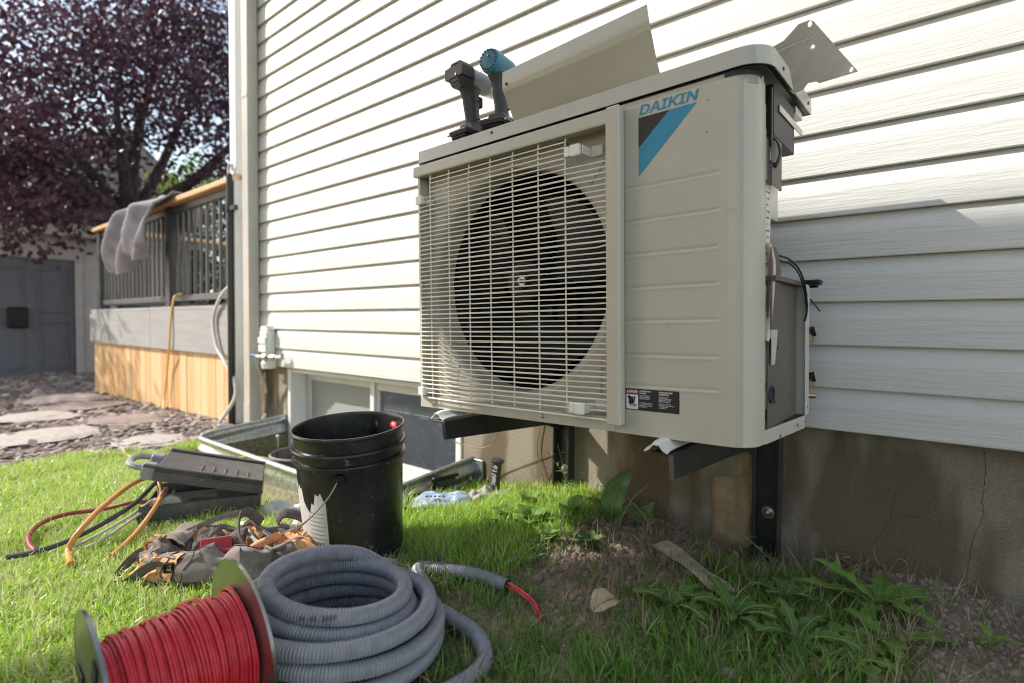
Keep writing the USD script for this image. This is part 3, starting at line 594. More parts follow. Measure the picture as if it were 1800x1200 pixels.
for x, z in ((.018, .600), (.018, .050)):
    obj('grille_clip', [bx((x, -.026, z - .012), (x + .024, -.008, z + .012), .002), bx((x + .003, -.0075, z - .008), (x + .018, .0275, z + .006), .001)], M['plastic_white'], ac)
for x, z in ((.063, .0155), (.452, .0155), (.60, .69), (.41, .7015)):
    obj('screw', lathe([(0, .0035), (.004, .0030), (.0055, .001), (.0055, -.002), (0, -.002)], 12, np.array([[1, 0, 0], [0, 0, -1.0], [0, 1, 0]]), (x, -.0005, z)), M['screw'], ac)
# lid
rx, ry, rr_ = W + .004, -.005, .054
def outline(off):
    pts = [(-.003 - off, .35 + off), (-.003 - off, ry + .012 - off), (.012, ry - off)]
    pts += [(rx - rr_ + (rr_ + off) * math.sin(a), ry + rr_ - (rr_ + off) * math.cos(a)) for a in np.linspace(0, PI / 2, 14)] + [(rx + off, .35 + off)]
    return Polygon(pts)
lid0, lid1 = .7125, .7475
body = prism(outline(0).difference(outline(-.0025)), lid1 - lid0 - .004, None, (0, 0, lid0))
obj('lid', [body, prism(outline(-.0005), .003, None, (0, 0, lid1 - .004)), prism(outline(-.003), .001, None, (0, 0, lid1 - .001))], M['lid'], ac, smooth=25)
obj('lid_lip', prism(outline(-.003).difference(outline(-.012)), .0015, None, (0, 0, lid0 + .001)), M['black'], ac)
for x, z in ((.30, .735), (.945, .731)):
    obj('lid_screw_hole', lathe([(0, .0018), (.0032, .0016), (.004, 0), (0, 0)], 10, np.array([[1, 0, 0], [0, 0, -1.0], [0, 1, 0]]), (x, ry - .0005 if x < .5 else ry + .02, z)), M['ink'], ac)
for y in (.10, .315):
    obj('lid_screw_hole', lathe([(0, .0018), (.0032, .0016), (.004, 0), (0, 0)], 10, np.array([[0, 0, 1.0], [1, 0, 0], [0, 1, 0]]), (rx + .0005, y, .728)), M['ink'], ac)
# corner grip below the lid at the rounded corner
obj('corner_grip', [prism(Polygon([(.894 + .049 * math.sin(a), .05 - .049 * math.cos(a)) for a in np.linspace(-.1, PI / 2, 12)] + [(.91, .05), (.89, .03)]), .010, None, (0, 0, .7005))], M['ink'], ac)
for k in range(6):
    a = .75 + k * .09
    obj('grip_rib', bx((-.0012, -.0515, .686), (.0012, -.049, .700), .0004) if False else move(bx((-.0012, -.0516, .684), (.0012, -.0475, .699), .0004), rotz(a), (.894, .05, 0)), M['ac'], ac)
# base pan and feet
pan = Polygon([(.002, .003), (.88, .003), (.93, .02), (.948, .07), (.968, .30), (.955, .345), (.002, .345)])
obj('base_pan', [prism(pan, .002, None, (0, 0, .0)), prism(pan.difference(pan.buffer(-.002)), .026, None, (0, 0, .002))], M['ac'], ac, smooth=20)
for y in (.09, .235, .30):
    obj('screw', lathe([(0, .003), (.004, .002), (.004, 0), (0, 0)], 8, np.array([[0, 0, 1.0], [1, 0, 0], [0, 1, 0]]), (.967, y, .016)), M['screw'], ac)
for x in (.118, .768):
    a, b = x - .022, x + .026
    def row(y, z): return [(a, y, z), (a + .010, y, z + .006), (a + .018, y, z + .0155), (a + .030, y, z + .0155), (a + .038, y, z + .006), (b, y, z)]
    f = obj('mounting_foot', grid(np.array([row(-.045, -.022), row(-.041, -.021), row(-.030, -.018), row(0, -.0165), row(.33, -.0165)]), .0035), M['plastic_white'], ac, smooth=30)
    obj('foot_slot', bx((a + .018, -.032, -.004), (a + .031, -.024, -.0015), .0008), M['ink'], f)
for x, z in ((.858, .668), (.856, .607)):
    obj('dimple', lathe([(0, .0012), (.0018, .001), (.0026, 0), (0, 0)], 10, np.array([[1, 0, 0], [0, 0, -1.0], [0, 1, 0]]), (x, -.0002, z)), M['screw'], ac)
# badge
tri = lambda pts, m, nm: obj(nm, prism(pts, .0007, XZ, (0, -.0001, 0)), M[m], ac, smooth=False)
lx, lz = .712, .669
tri([(lx, lz), (lx + .068, lz), (lx, lz - .0625)], 'logo_black', 'badge_triangle')
tri([(lx + .0685, lz), (lx + .124, lz), (lx, lz - .122), (lx, lz - .063)], 'blue', 'badge_band')
obj('badge_letters', text('DAIKIN', .0195, XZ, (lx - .001, -.0001, lz + .0055), True, .24, .125), M['blue'], ac, smooth=False)
# warning label
wl_ = obj('warning_label', bx((.680, -.0008, .0535), (.8005, .0002, .0995)), M['label_black'], ac)
obj('red_field', bx((.682, -.0013, .0885), (.7095, -.0009, .0978)), M['label_red'], wl_)
obj('pictogram_field', bx((.682, -.0013, .0555), (.7095, -.0009, .0868)), M['label_white'], wl_)
hand = Polygon([(.6845, .083), (.689, .085), (.6945, .0815), (.7000, .0830), (.6985, .0775), (.7015, .0700), (.699, .0698), (.6965, .0640), (.6945, .0665), (.6925, .0600), (.6905, .0665), (.6865, .0665), (.6885, .0740)])
obj('pictogram', [prism(hand, .0004, XZ, (0, -.0013, 0)), prism([(.7005, .0815), (.7045, .0838), (.7005, .0695), (.6985, .0672)], .0004, XZ, (0, -.00132, 0))] + [prism([(.6985 + i * .0028, .0660 - i * .0003), (.7005 + i * .0024, .0672), (.7018 + i * .0024, .0605 + i * .002), (.7002 + i * .0024, .0600 + i * .002)], .0004, XZ, (0, -.00134 - i * .00001, 0)) for i in range(3)], M['ink'], wl_, smooth=False)
obj('label_text', text('\u26a0DANGER' if False else 'DANGER', .0050, XZ, (.687, -.0013, .0907), True, .2, .0205, .0003), M['label_white'], wl_, smooth=False)
obj('label_text', prism(Polygon([(.6830, .0905), (.6865, .0905), (.6848, .0955)]), .0003, XZ, (0, -.0013, 0)), M['label_white'], wl_, smooth=False)
lines = [('ROTATING PARTS', .0026, .0935), ('HAZARD!', .0026, .0893), ('CAN CAUSE SEVERE', .0019, .0845), ('INJURY TO HAND AND', .0019, .0812), ('OTHER BODY PARTS.', .0019, .0779), ('Turn off power and make', .0017, .0695), ('sure the fan has stopped', .0017, .0666), ('moving before servicing', .0017, .0637), ('the equipment.', .0017, .0608)]
lines2 = [('PI\u00c8CES ROTATIVES', .0026, .0935), ('DANGEREUSES!', .0026, .0893), ('PEUT CAUSER DES', .0019, .0845), ('BLESSURES GRAVES AUX', .0019, .0812), ('MAINS ET AUX AUTRES', .0019, .0779), ('PARTIES DU CORPS.', .0019, .0746), ('Mettre hors tension et', .0017, .0700), ('s\u2019assurer que le ventilateur', .0017, .0671), ('est arr\u00eat\u00e9 avant', .0017, .0642), ('l\u2019entretien.', .0017, .0613)]
for c0, L in ((.7125, lines), (.7565, lines2)):
    for s, h, z in L:
        obj('label_text', text(s, h, XZ, (c0, -.0008, z), h > .0022, 0, None if len(s) < 12 else min(.042, h * len(s) * .72), .0003), M['label_white'], wl_, smooth=False)
obj('black_clip', [bx((.952, .338, .3225), (.990, .372, .334), .003), bx((.958, .372, .318), (.978, .395, .330), .003)], M['black'], ac)
obj('tie_tail', tube([(.968, .35, .29), (.976, .362, .275), (.984, .372, .262)], .0016, 5), M['black'], ac)
# what shows in the open right end
obj('partition', bx((.70, .11, .03), (.702, .29, .70)), M['plate_brown'], ac)
obj('compartment_back', [bx((.703, .075, .03), (.90, .079, .70)), bx((.703, .18, .03), (.90, .20, .70))], M['black'], ac)
obj('valve_plate', [bx((.945, .080, .028), (.948, .306, .318), .0008), bx((.905, .080, .318), (.962, .318, .328), .001)], M['plate_brown'], ac)
obj('rear_post', [bx((.940, .319, .027), (.9655, .343, .322), .0015), bx((.9658, .307, .027), (.9675, .343, .322), .0006)], M['lid'], ac)
for z in (.045, .30):
    obj('screw_hole', cyl((.9672, .326, z), (.9681, .326, z), .0028, 8), M['ink'], ac)
for y, z in ((.115, .205), (.098, .095)):
    obj('pipe_hole', lathe([(0, 0), (.013, 0), (.0145, .004), (.017, .004), (.019, 0)], 18, np.array([[0, 0, 1.0], [1, 0, 0], [0, 1, 0]]), (.9482, y, z)), M['ink'], ac)
    obj('screw', cyl((.9482, y + .032, z - .018), (.952, y + .032, z - .018), .004, 8), M['screw'], ac)
for z in (.20, .095):
    v_ = obj('stop_valve', [cyl((.955, .345, z), (.955, .382, z), .017, 14), cyl((.955, .382, z), (.955, .388, z), .012, 6)], M['brass'], ac)
    obj('valve_cap', cyl((.955, .37, z + .012), (.974, .374, z + .016), .012, 10), M['black'], v_)
obj('pipe_stub', cyl((.962, .352, .068), (.976, .362, .067), .006, 10), M['copper'], ac)
obj('electrical_box', [bx((.80, .085, .600), (.955, .25, .700), .002)], M['black'], ac)
obj('control_plate', bx((.82, .085, .45), (.935, .20, .5985), .002), M['bare'], ac)
obj('electrical_lid', [bx((.8, .2505, .690), (.958, .31, .706), .0008), bx((.9555, .12, .655), (.958, .31, .669), .0006)], M['bare'], ac)
obj('bracket_sheet', [prism(Polygon([(.080, .690), (.150, .690), (.150, .512), (.143, .505), (.080, .505)]).buffer(.0005), .0015, YZ, (.952, 0, 0)), bx((.948, .150, .505), (.9535, .1525, .69))], M['plate_brown'], ac)
obj('white_connector', prism(Polygon([(.078, .618), (.100, .600), (.114, .56), (.128, .522), (.124, .512), (.078, .518)]), .004, YZ, (.938, 0, 0)), M['plastic_white'], ac)
obj('paper_diagram', grid(np.array([[(.9435, .078, .505), (.943, .112, .505)], [(.942, .078, .44), (.943, .112, .44)], [(.9435, .078, .375), (.941, .112, .372)]]), .0006), M['paper'], ac)
for k in range(9):
    obj('printed_line', bx((.9437, .082 + .004 * (k % 2), .492 - k * .0125), (.9443, .104 - .006 * (k % 3), .4935 - k * .0125)), M['ink'], ac)
obj('cover_sheet', prism(Polygon([(.078, .385), (.112, .385), (.146, .365), (.148, .24), (.125, .222), (.078, .222)]), .0015, YZ, (.952, 0, 0)), M['plate_brown'], ac)
obj('insulation', tube(spline([(.946, .078, .39), (.948, .088, .372), (.950, .095, .345), (.947, .090, .27), (.944, .080, .215), (.943, .077, .20)], .008), .010, 8, flat=(.8, .6)), M['foam'], ac)
obj('small_bracket', [bx((.950, .080, .205), (.954, .124, .222), .0008), prism(Polygon([(.08, .155), (.102, .155), (.12, .205), (.08, .205)]), .0015, YZ, (.953, 0, 0))], M['lid'], ac)
for k in range(3):
    obj('black_wire', tube(spline([(.950, .082, .60), (.958, .094 + .004 * k, .59), (.962, .10 + .004 * k, .568), (.958, .088, .545 - .004 * k), (.95, .082, .55)], .006), .0016, 6), M['black'], ac)
obj('cable_loop', [tube(spline([(.952, .14, .375), (.962, .17, .365), (.972, .23, .34), (.975, .26, .30), (.97, .28, .25), (.965, .305, .205 + .125)], .008) if False else spline([(.953, .147, .372), (.960, .19, .368), (.966, .245, .352), (.970, .282, .32), (.970, .305, .28), (.968, .312, .255), (.966, .305, .24)], .008) * [1, 1, 1], .0022, 6),
                   tube(spline([(.953, .140, .362), (.960, .182, .360), (.966, .235, .345), (.970, .272, .313), (.970, .296, .28), (.968, .308, .255), (.966, .300, .24)], .008), .0018, 6)], M['black'], ac)

# ------------------------------------------------------------------ wall brackets under the unit
def bracket(name, label, xa, xp, rust):
    t = thing(name, label, 'bracket', (xa, 0, 0), group='black steel wall brackets under the outdoor unit')
    zt = -.012 + (.014 if xa > -.6 else 0)
    side = [(-.572, zt), (-.012, zt), (-.012, zt - .105), (-.10, zt - .075), (-.566, zt - .050)]
    obj('arm', [prism(side, .005, YZ, (.020, 0, 0)), bx((-.024, -.572, zt - .0055), (.0195, -.012, zt), .001)], M['black_steel'], t)
    obj('arm_end', prism([(-.5755, zt - .001), (-.5722, zt - .001), (-.5665, zt - .050), (-.5698, zt - .050)], .009, YZ, (.017, 0, 0)), M['steel'], t)
    dx = xp - xa
    obj('upright', [bx((dx - .030, -.030, -.47), (dx - .024, .010, .27), .001), bx((dx - .0239, -.005, -.47), (dx + .032, .010, .27), .001), bx((dx + .0322, -.028, -.47), (dx + .037, .010, .27), .001)], M['black_steel'], t)
    for z in (-.255, .18):
        obj('bolt', [move(lathe([(0, .012), (.006, .011), (.010, .007), (.010, 0), (.017, 0), (.018, -.003), (0, -.003)], 12), np.array([[1, 0, 0], [0, 0, -1.0], [0, 1, 0]]), (dx + .006, -.0055, z))], M['steel'], t)
    return t
bracket('wall_bracket', 'black steel bracket under the fan end, its post beside the sunlit weeds', -1.045, -1.012, 0)
bracket('wall_bracket', 'black steel bracket below the smooth front panel, its bolted post beside the stained mortar', -.392, -.338, 1)

# ------------------------------------------------------------------ things lying on the unit
# the bent side panel
xl_, xr_ = -.857, -.44
def edge4(pb, pc, pt, yb, yc):
    b_, c_, t_ = at(*pb, 1, yb), at(*pc, 1, yc), at(*pt, 1, yc + .006); f = b_ + (b_ - c_) * (b_[2] - .757) / (c_[2] - b_[2])
    return np.array([f, b_, c_, c_ * .8 + t_ * .2, t_])
L = edge4((905, 217), (883, 158), (883, 128), -.462, -.545)
R_ = edge4((1160, 128), (1142, 42), (1137, 8), -.455, -.535); R_[0] += [.012, .01, 0]
def dense(C):
    return np.vstack([spline(C[:3], .008), spline(C[2:], .008)[1:]])
a_, b_ = dense(L), dense(R_); n_ = 24
def resamp(P, n):
    s = np.r_[0, np.cumsum(np.linalg.norm(np.diff(P, axis=0), axis=1))]; s /= s[-1]
    return np.column_stack([np.interp(np.linspace(0, 1, n), s, P[:, k]) for k in range(3)])
a_, b_ = resamp(a_, n_), resamp(b_, n_); tq = np.linspace(0, 1, 14)[:, None, None]
sheet = grid(a_[None] * (1 - tq) + b_[None] * tq, -.0012)
sp_ = thing('side_panel', 'folded beige sheet metal panel leaning on top of the outdoor unit', 'metal panel')
obj('sheet', sheet, M['ac'], sp_, smooth=25)
obj('screw_hole', cyl(at(890, 148, 1, -.544), at(890, 148, 1, -.547), .0035, 10), M['ink'], sp_)
# the loose cover plate on the right end
pA, pB, pC = at(1347, 92, 1, -.45), at(1425, 38, 1, -.40), at(1506, 126, 1, -.25)
nn = np.cross(pB - pA, pC - pA); nn /= np.linalg.norm(nn)
def pl(px, py):
    """A point of the sloping cover plate."""
    d = FW + RT * (px - 900) / FPX - UP * (py - 600) / FPX
    return CAM + d * ((pA - CAM) @ nn) / (d @ nn)
outl = [(1335, 104), (1352, 88), (1378, 73), (1392, 58), (1404, 44), (1422, 37), (1429, 38), (1507, 126), (1441, 146), (1436, 143), (1420, 146), (1412, 157), (1395, 165)]
P3 = np.array([pl(*q) for q in outl]); ex = pC - pA; ex /= np.linalg.norm(ex); ey = np.cross(nn, ex)
o3 = P3[0]; c2 = np.column_stack([(P3 - o3) @ ex, (P3 - o3) @ ey])
def hole2(px, py, r=.004):
    v = pl(px, py) - o3; return Point(v @ ex, v @ ey).buffer(r)
sheet2 = Polygon(c2).buffer(.002).buffer(-.001)
for h in ((1424, 43), (1429, 84), (1497, 123)): sheet2 = sheet2.difference(hole2(*h, .0052))
cp = thing('cover_plate', 'loose steel cover plate with screw holes leaning off the right end of the unit', 'metal plate')
Rc = np.column_stack([ex, ey, np.cross(ex, ey)])
obj('plate', prism(sheet2, .0012, Rc, o3), M['steel_sheet'] if 'steel_sheet' in M else M['bare'], cp, smooth=20)
obj('crease', tube([pl(1356, 96) - nn * .001, pl(1390, 80) - nn * .0012, pl(1428, 66) - nn * .001], .0022, 6), M['bare'], cp)

# two cordless tools standing on their batteries
def cordless(name, label, loc, ang, teal):
    t = thing(name, label, 'power tool', loc, rotz(ang), 'cordless tools standing on the outdoor unit')
    bm = M['tool_grey']
    obj('battery', [bx((-.038, -.062, 0), (.038, .052, .034), .008), bx((-.034, -.055, .0345), (.034, .05, .046), .005)], M['black'], t)
    obj('foot', [bx((-.042, -.060, .0465), (.042, .056, .062), .007), prism(Polygon([(-.034, .062), (.034, .062), (.022, .082), (-.022, .082)]), .06, XZ, (0, .032, 0))], bm, t)
    obj('belt_hook', tube(spline([(-.043, -.01, .052), (-.052, -.02, .058), (-.052, -.045, .055), (-.044, -.055, .05)] if not teal else [(.043, -.01, .052), (.052, -.02, .058), (.052, -.045, .055), (.044, -.05, .05)], .004), .0032, 8), M['steel'], t)
    # grip: loft of ovals
    hs = [(.062, .004, .021, .029), (.085, .002, .018, .024), (.11, -.002, .0175, .024), (.135, -.006, .0185, .026), (.155, -.008, .019, .028), (.172, -.012, .021, .032), (.186, -.016, .026, .040)]
    a = np.linspace(0, 2 * PI, 20)
    obj('grip', grid(np.array([[(w * math.cos(x), yc + d * math.sin(x), z) for x in a] for z, yc, w, d in hs])), bm, t, smooth=60)
    obj('trigger', bx((-.009, .012, .140), (.009, .034, .172), .004), M['tool_light'] if teal else M['black'], t)
    Ry = frame((0, 1, 0), (1, 0, 0))
    if teal:
        obj('motor_cap', lathe([(0, -.068), (.024, -.068), (.030, -.064), (.033, -.055), (.033, -.03), (.031, -.028), (.031, -.026)], 28, Ry, (0, 0, .212)), M['teal'], t)
        obj('body', [lathe([(.031, -.026), (.0325, -.02), (.0325, .02), (.027, .045), (.024, .06), (0, .06)], 28, Ry, (0, 0, .212))], M['teal'], t)
        obj('nose', lathe([(.026, .05), (.027, .055), (.023, .10), (.015, .112), (.011, .115), (.011, .132), (0, .132)], 24, Ry, (0, 0, .212)), M['tool_light'], t)
    else:
        sec = [(-.070, .022, .024), (-.067, .029, .031), (-.06, .032, .034), (-.02, .031, .034)]
        b8 = [(1, .45), (.55, 1), (-.55, 1), (-1, .45), (-1, -.45), (-.55, -1), (.55, -1), (1, -.45), (1, .45)]
        rows = [[(0, -.0705, .212)] * 9] + [[(w * x, y, .212 + h * z) for x, z in b8] for y, w, h in sec]
        obj('motor_cap', grid(np.array(rows)), bm, t, smooth=30)
        obj('cap_band', prism(Polygon([(.0345 * x, .0125 * z + .0) for x, z in [(1, 1), (-1, 1), (-1, -1), (1, -1)]]).buffer(.003), .045, np.array([[1, 0, 0], [0, 0, 1.0], [0, 1, 0]]), (0, -.073, .214)), M['tool_grey'], t)
        obj('body', lathe([(.031, -.02), (.031, .02), (.029, .045), (.029, .05), (0, .05)], 24, Ry, (0, 0, .212)), M['tool_light'], t)
        obj('nose', lathe([(.0285, .05), (.0285, .078), (.027, .08), (.0265, .10), (.020, .113), (.016, .135), (.012, .138), (0, .138)], 24, Ry, (0, 0, .212)), M['steel'], t)
    for k in range(16):
        aa = 2 * PI * k / 16; r1 = .0255
        obj('vent_slot', bx((r1 * math.cos(aa) - .0024, -.0695 if teal else -.0725, .212 + r1 * math.sin(aa) - .0014), (r1 * math.cos(aa) + .0024, -.0660, .212 + r1 * math.sin(aa) + .0014)), M['ink'], t)
    obj('screw', cyl((.0, -.0685, .222) if teal else (.012, -.0735, .205), (.0, -.071, .222) if teal else (.012, -.0745, .205), .0032, 8), M['steel'], t)
    for z, y in ((.10, .010), (.15, .004)):
        obj('screw_recess', cyl((.0165, y, z), (.0195, y, z), .0028, 8), M['ink'], t)
    return t
cordless('cordless_drill', 'dark grey cordless drill standing on the unit, left of the teal tool', (-1.048, -.44, .7475), -.10, False)
cordless('cordless_drill', 'cordless driver with round teal motor housing beside the leaning metal panel', (-.945, -.43, .755), .12, True)

# ------------------------------------------------------------------ outdoor tap
fx = at(475, 590, 1, -.03)[0]
tp = thing('outdoor_tap', 'white box and outdoor tap with blue handle low on the siding', 'outdoor tap', (fx, 0, .13))
obj('box', [bx((-.052, -.075, -.06), (.052, -.0175, .075), .012), bx((-.045, -.082, -.05), (.045, -.0755, -.01), .002), bx((-.045, -.084, .0), (.045, -.0755, .03), .002)], M['trim'], tp)
obj('box_hood', prism([(-.052, .075), (.052, .075), (.028, .098), (-.028, .098)], .05, XZ, (0, -.02, 0)), M['trim'], tp)
obj('lower_hood', [lathe([(0, -.03), (.04, -.03), (.045, .0), (.035, .02), (0, .02)], 18, None, (.045, -.06, -.115))], M['plastic_white'], tp)
obj('pipe', [cyl((-.02, -.10, -.078), (.20, -.06, -.076), .013, 10), cyl((.20, -.06, -.085), (.20, -.06, -.05), .011, 10), cyl((.05, -.095, -.078), (.075, -.088, -.078), .020, 8), cyl((.11, -.078, -.077), (.14, -.07, -.077), .019, 8)], M['faucet'], tp)
obj('handle', [cyl((-.075, -.10, -.072), (-.025, -.10, -.074), .008, 8), bx((-.10, -.108, -.078), (-.068, -.092, -.064), .005)], M['handle_blue'], tp)
obj('drop_pipe', tube(spline([(-.022, -.10, -.078), (-.03, -.095, -.12), (-.03, -.05, -.25), (-.03, -.04, -.33)], .01), .009, 8), M['faucet'], tp)
obj('cable', tube(spline([(-.03, -.04, -.31), (-.028, -.04, -.38), (-.045, -.045, -.44), (-.10, -.05, -.50), (-.12, -.06, -.54)], .01), .010, 8), M['hose_grey'], tp)
obj('cable_sleeve', tube(spline([(-.03, -.04, -.30), (-.028, -.04, -.36), (-.036, -.042, -.42)], .01), .0125, 8), M['strap'], tp)

# ------------------------------------------------------------------ window well and what is in it
r0 = .13; wx0, wx1, wy = WELL
plan = [(wx0, .008)] + [(wx0, y) for y in (-.12, -.25)] + [(wx0 + r0 - r0 * math.cos(a), wy + r0 - r0 * math.sin(a)) for a in np.linspace(0, PI / 2, 10)]
plan += [(x, wy) for x in np.linspace(wx0 + r0 + .1, wx1 - r0 - .1, 14)] + [(wx1 - r0 + r0 * math.sin(a), wy + r0 - r0 * math.cos(a)) for a in np.linspace(0, PI / 2, 10)] + [(wx1, y) for y in (-.25, -.12)] + [(wx1, .008)]
plan = np.array(plan); tg = np.gradient(plan, axis=0); tg /= np.linalg.norm(tg, axis=1, keepdims=True); no = np.column_stack([-tg[:, 1], tg[:, 0]])
zr = np.linspace(0, 1, 60); rimz = np.interp(plan[:, 1], [wy, 0], [-.338, -.292])
Zw = rimz[:, None] - .40 * zr
corr = .013 * np.sin(2 * PI * zr * .40 / .072)[None, :] * np.clip(zr * 9, 0, 1)[None, :] * np.where((plan[:, 1] < wy + .01) & (plan[:, 0] > wx0 + r0 + .12), .18, 1.0)[:, None]
Pw = np.stack([plan[:, 0:1] + no[:, 0:1] * corr, plan[:, 1:2] + no[:, 1:2] * corr, Zw], -1)
well = thing('window_well', 'corrugated galvanised window well round the basement window', 'window well')
obj('wall', grid(Pw, .0018), M['galv'], well, smooth=50)
obj('rim', tube(np.column_stack([plan, rimz]), np.where(plan[:, 1] < wy + .01, .013, .007), 10), M['galv'], well, smooth=60)
for a, b in ((wx0 - .055, wx0 + .002), (wx1 - .002, wx1 + .06)):
    obj('flange', bx((a, .002, -.72), (b, .010, -.296), .001), M['galv'], well)
b2 = thing('dusty_bucket', 'dusty grey bucket standing inside the window well', 'bucket', (-2.30, -.27, -.69), rotz(.5))
obj('body', lathe([(0, 0), (.118, 0), (.122, .005), (.139, .27), (.147, .27), (.147, .29), (.141, .29), (.143, .325), (.152, .325), (.154, .333), (.148, .340), (.142, .336), (.136, .27), (.118, .012), (0, .012)], 40), M['bucket_grey'], b2, smooth=40)
obj('bail', tube(spline([(.146, 0, .30), (.13, .09, .24), (.06, .15, .21), (-.06, .15, .21), (-.13, .09, .24), (-.146, 0, .30)], .01), .003, 6), M['steel'], b2)
obj('ear', bx((-.155, -.02, .27), (-.143, .02, .31), .003), M['bucket_grey'], b2)
sd = thing('screwdriver', 'thin rod with white round tip standing in the dusty bucket', 'screwdriver', (-2.415, -.335, -.43), roty(-.06))
obj('shaft', cyl((0, 0, 0), (0, 0, .14), .004, 8), M['steel'], sd); obj('tip', trimesh.creation.icosphere(2, .008).apply_translation((0, 0, .145)), M['plastic_white'], sd)
lv = thing('black_box', 'black box sticking up out of the dusty bucket', 'tool', (-2.225, -.24, -.47), rotz(.6))
obj('body', bx((-.05, -.02, 0), (.05, .02, .19), .004), M['black'], lv); obj('edge', bx((-.052, -.022, .191), (.052, .022, .198), .002), M['tool_grey'], lv)

# ------------------------------------------------------------------ black bucket
rimc = np.array([-1.228, -.738, -.023]); toC = CAM - rimc; toC[2] = 0; toC /= np.linalg.norm(toC)
ax = np.array([0, 0, 1.0]) - RT * .055 + toC * .085; ax /= np.linalg.norm(ax)
Rb = frame(ax, RT)
bh = .372
bk = thing('black_bucket', 'scuffed black plastic bucket with torn white label, tilted on the grass', 'bucket', rimc - ax * bh, Rb)
prb = [(0, 0), (.126, 0), (.130, .006), (.1425, .285), (.1505, .287), (.1520, .292), (.1505, .298), (.1435, .300), (.1445, .318), (.1525, .320), (.1540, .326), (.1520, .331), (.1455, .333), (.1465, .362), (.1505, .364), (.1520, .369), (.1500, .3735), (.1465, .3735), (.1425, .366), (.138, .28), (.124, .012), (0, .012)]
obj('body', lathe(prb, 64), M['bucket'], bk, smooth=35)
def on_bucket(px, py, h):
    """Angle round the bucket of the side seen at photograph column px."""
    best = None
    for a in np.linspace(-PI, PI, 721):
        p = rimc - ax * bh + Rb @ np.array([.14 * math.cos(a), .14 * math.sin(a), h])
        d = p - CAM; x = 900 + FPX * (d @ RT) / (d @ FW)
        n = Rb @ np.array([math.cos(a), math.sin(a), 0])
        if n @ d < 0 and (best is None or abs(x - px) < best[0]): best = (abs(x - px), a)
    return best[1]
ea = on_bucket(598, 806, .27)
ca, sa = math.cos(ea), math.sin(ea)
Re = np.column_stack([(-sa, ca, 0), (0, 0, 1), (ca, sa, 0)])
obj('ear', lathe([(0, .013), (.006, .013), (.008, .010), (.014, .010), (.016, .006), (.016, -.004), (0, -.004)], 20, Re, (.1425 * ca, .1425 * sa, .268)), M['black'], bk)
bail = []
for t in np.linspace(0, 1, 26):
    a = ea - 0.02 - t * (PI - .04); sag = math.sin(t * PI)
    r = .153 + .006 * sag
    bail.append((r * math.cos(a), r * math.sin(a), .268 - .17 * sag ** .8))
obj('bail', tube(spline(bail, .01), .0022, 6), M['steel'], bk)
obj('bail_grip', tube(spline(bail[11:16], .01), .009, 8), M['plastic_white'], bk)
la0, la1 = on_bucket(577, 900, .13), on_bucket(530, 900, .13) - .9
def patch(a0, a1, z0, z1, off, edge):
    aa = np.linspace(a0, a1, 30); hh = np.linspace(0, 1, 24); out = []
    for a in aa:
        zt_ = z1 + edge(a); row = []
        for h in hh:
            z = z0 + (zt_ - z0) * h; r = np.interp(z, [.006, .285], [.130, .1425]) + off; row.append((r * math.cos(a), r * math.sin(a), z))
        out.append(row)
    return grid(np.array(out))
er = lambda a: -.055 * math.exp(-((abs(a - la0) - .42) / .10) ** 2) - .02 * math.exp(-((abs(a - la0) - .12) / .14) ** 2) + .6 * .02 * math.sin(a * 9) + .012 * math.sin(a * 23 + 1) + .01 * math.sin(a * 47)
lb = obj('label', patch(la0, la1, .012, .225, .0006, er), M['bucket_label'], bk, smooth=True)
obj('label_frame', patch(la0 + .0 * 1, la0 - .016 if la1 < la0 else la0 + .016, .014, .206, .0010, lambda a: 0), M['ink'], lb, smooth=True)
for k in range(13):
    s = -1 if la1 < la0 else 1
    obj('label_line', patch(la0 + s * (.05 + .02 * (k % 3)), la0 + s * (.42 + .05 * (k % 2)), .035 + k * .0115, .0365 + k * .0115, .0010, lambda a: 0), M['bucket_grey'], lb, smooth=True)
rt_ = thing('red_rag', 'scrap of red material just inside the bucket rim', 'rag', rimc + Rb @ np.array([.105, .07, -.045]), Rb)
obj('scrap', tube(spline([(0, 0, -.05), (.01, .01, 0), (-.004, .02, .02), (.012, .0, .01), (.02, .01, -.04)], .004), .009, 8), M['red_wire'], rt_)

# ------------------------------------------------------------------ spool of red wire
c0, c1 = np.array([-.814, -1.401, -.2545]), np.array([-.804, -1.214, -.243])
axs = (c1 - c0) / np.linalg.norm(c1 - c0); SL = np.linalg.norm(c1 - c0); Rs = frame(axs, (0, 0, 1))
spl = thing('wire_spool', 'metal spool wound with red electrical wire lying on the grass', 'wire spool', c0, Rs)
FRd = .1235
for z, s in ((0, -1), (SL, 1)):
    pr_ = [(0, -.001), (.022, -.001), (.024, -.004 * s - .0), (.05, -.004 * s), (.055, 0), (.075, 0), (.080, .0025 * s), (.108, .0025 * s), (.113, 0), (FRd - .003, 0), (FRd, .0025), (FRd, -.0025), (FRd - .003, -.0018), (.02, -.003), (0, -.003)]
    obj('flange', move(lathe(pr_, 72), None, (0, 0, z)), M['galv_spool'], spl, smooth=30)
    if s < 0:
        for k in range(3):
            a = k * 2 * PI / 3 + .6
            obj('flange_slot', move(bx((.055, -.010, -.0055), (.10, .010, -.0035), .0008), rotz(a), (0, 0, 0)), M['ink'], spl)
obj('core', lathe([(.022, 0), (.022, SL)], 24), M['galv_spool'], spl)
rn = np.random.RandomState(5); dw = .0042; wires = []
nt = int((SL - .006) / dw); base = .070
loose = meshkit.noise(np.column_stack([np.arange(nt) * .33, np.zeros(nt), np.zeros(nt)]), 3)
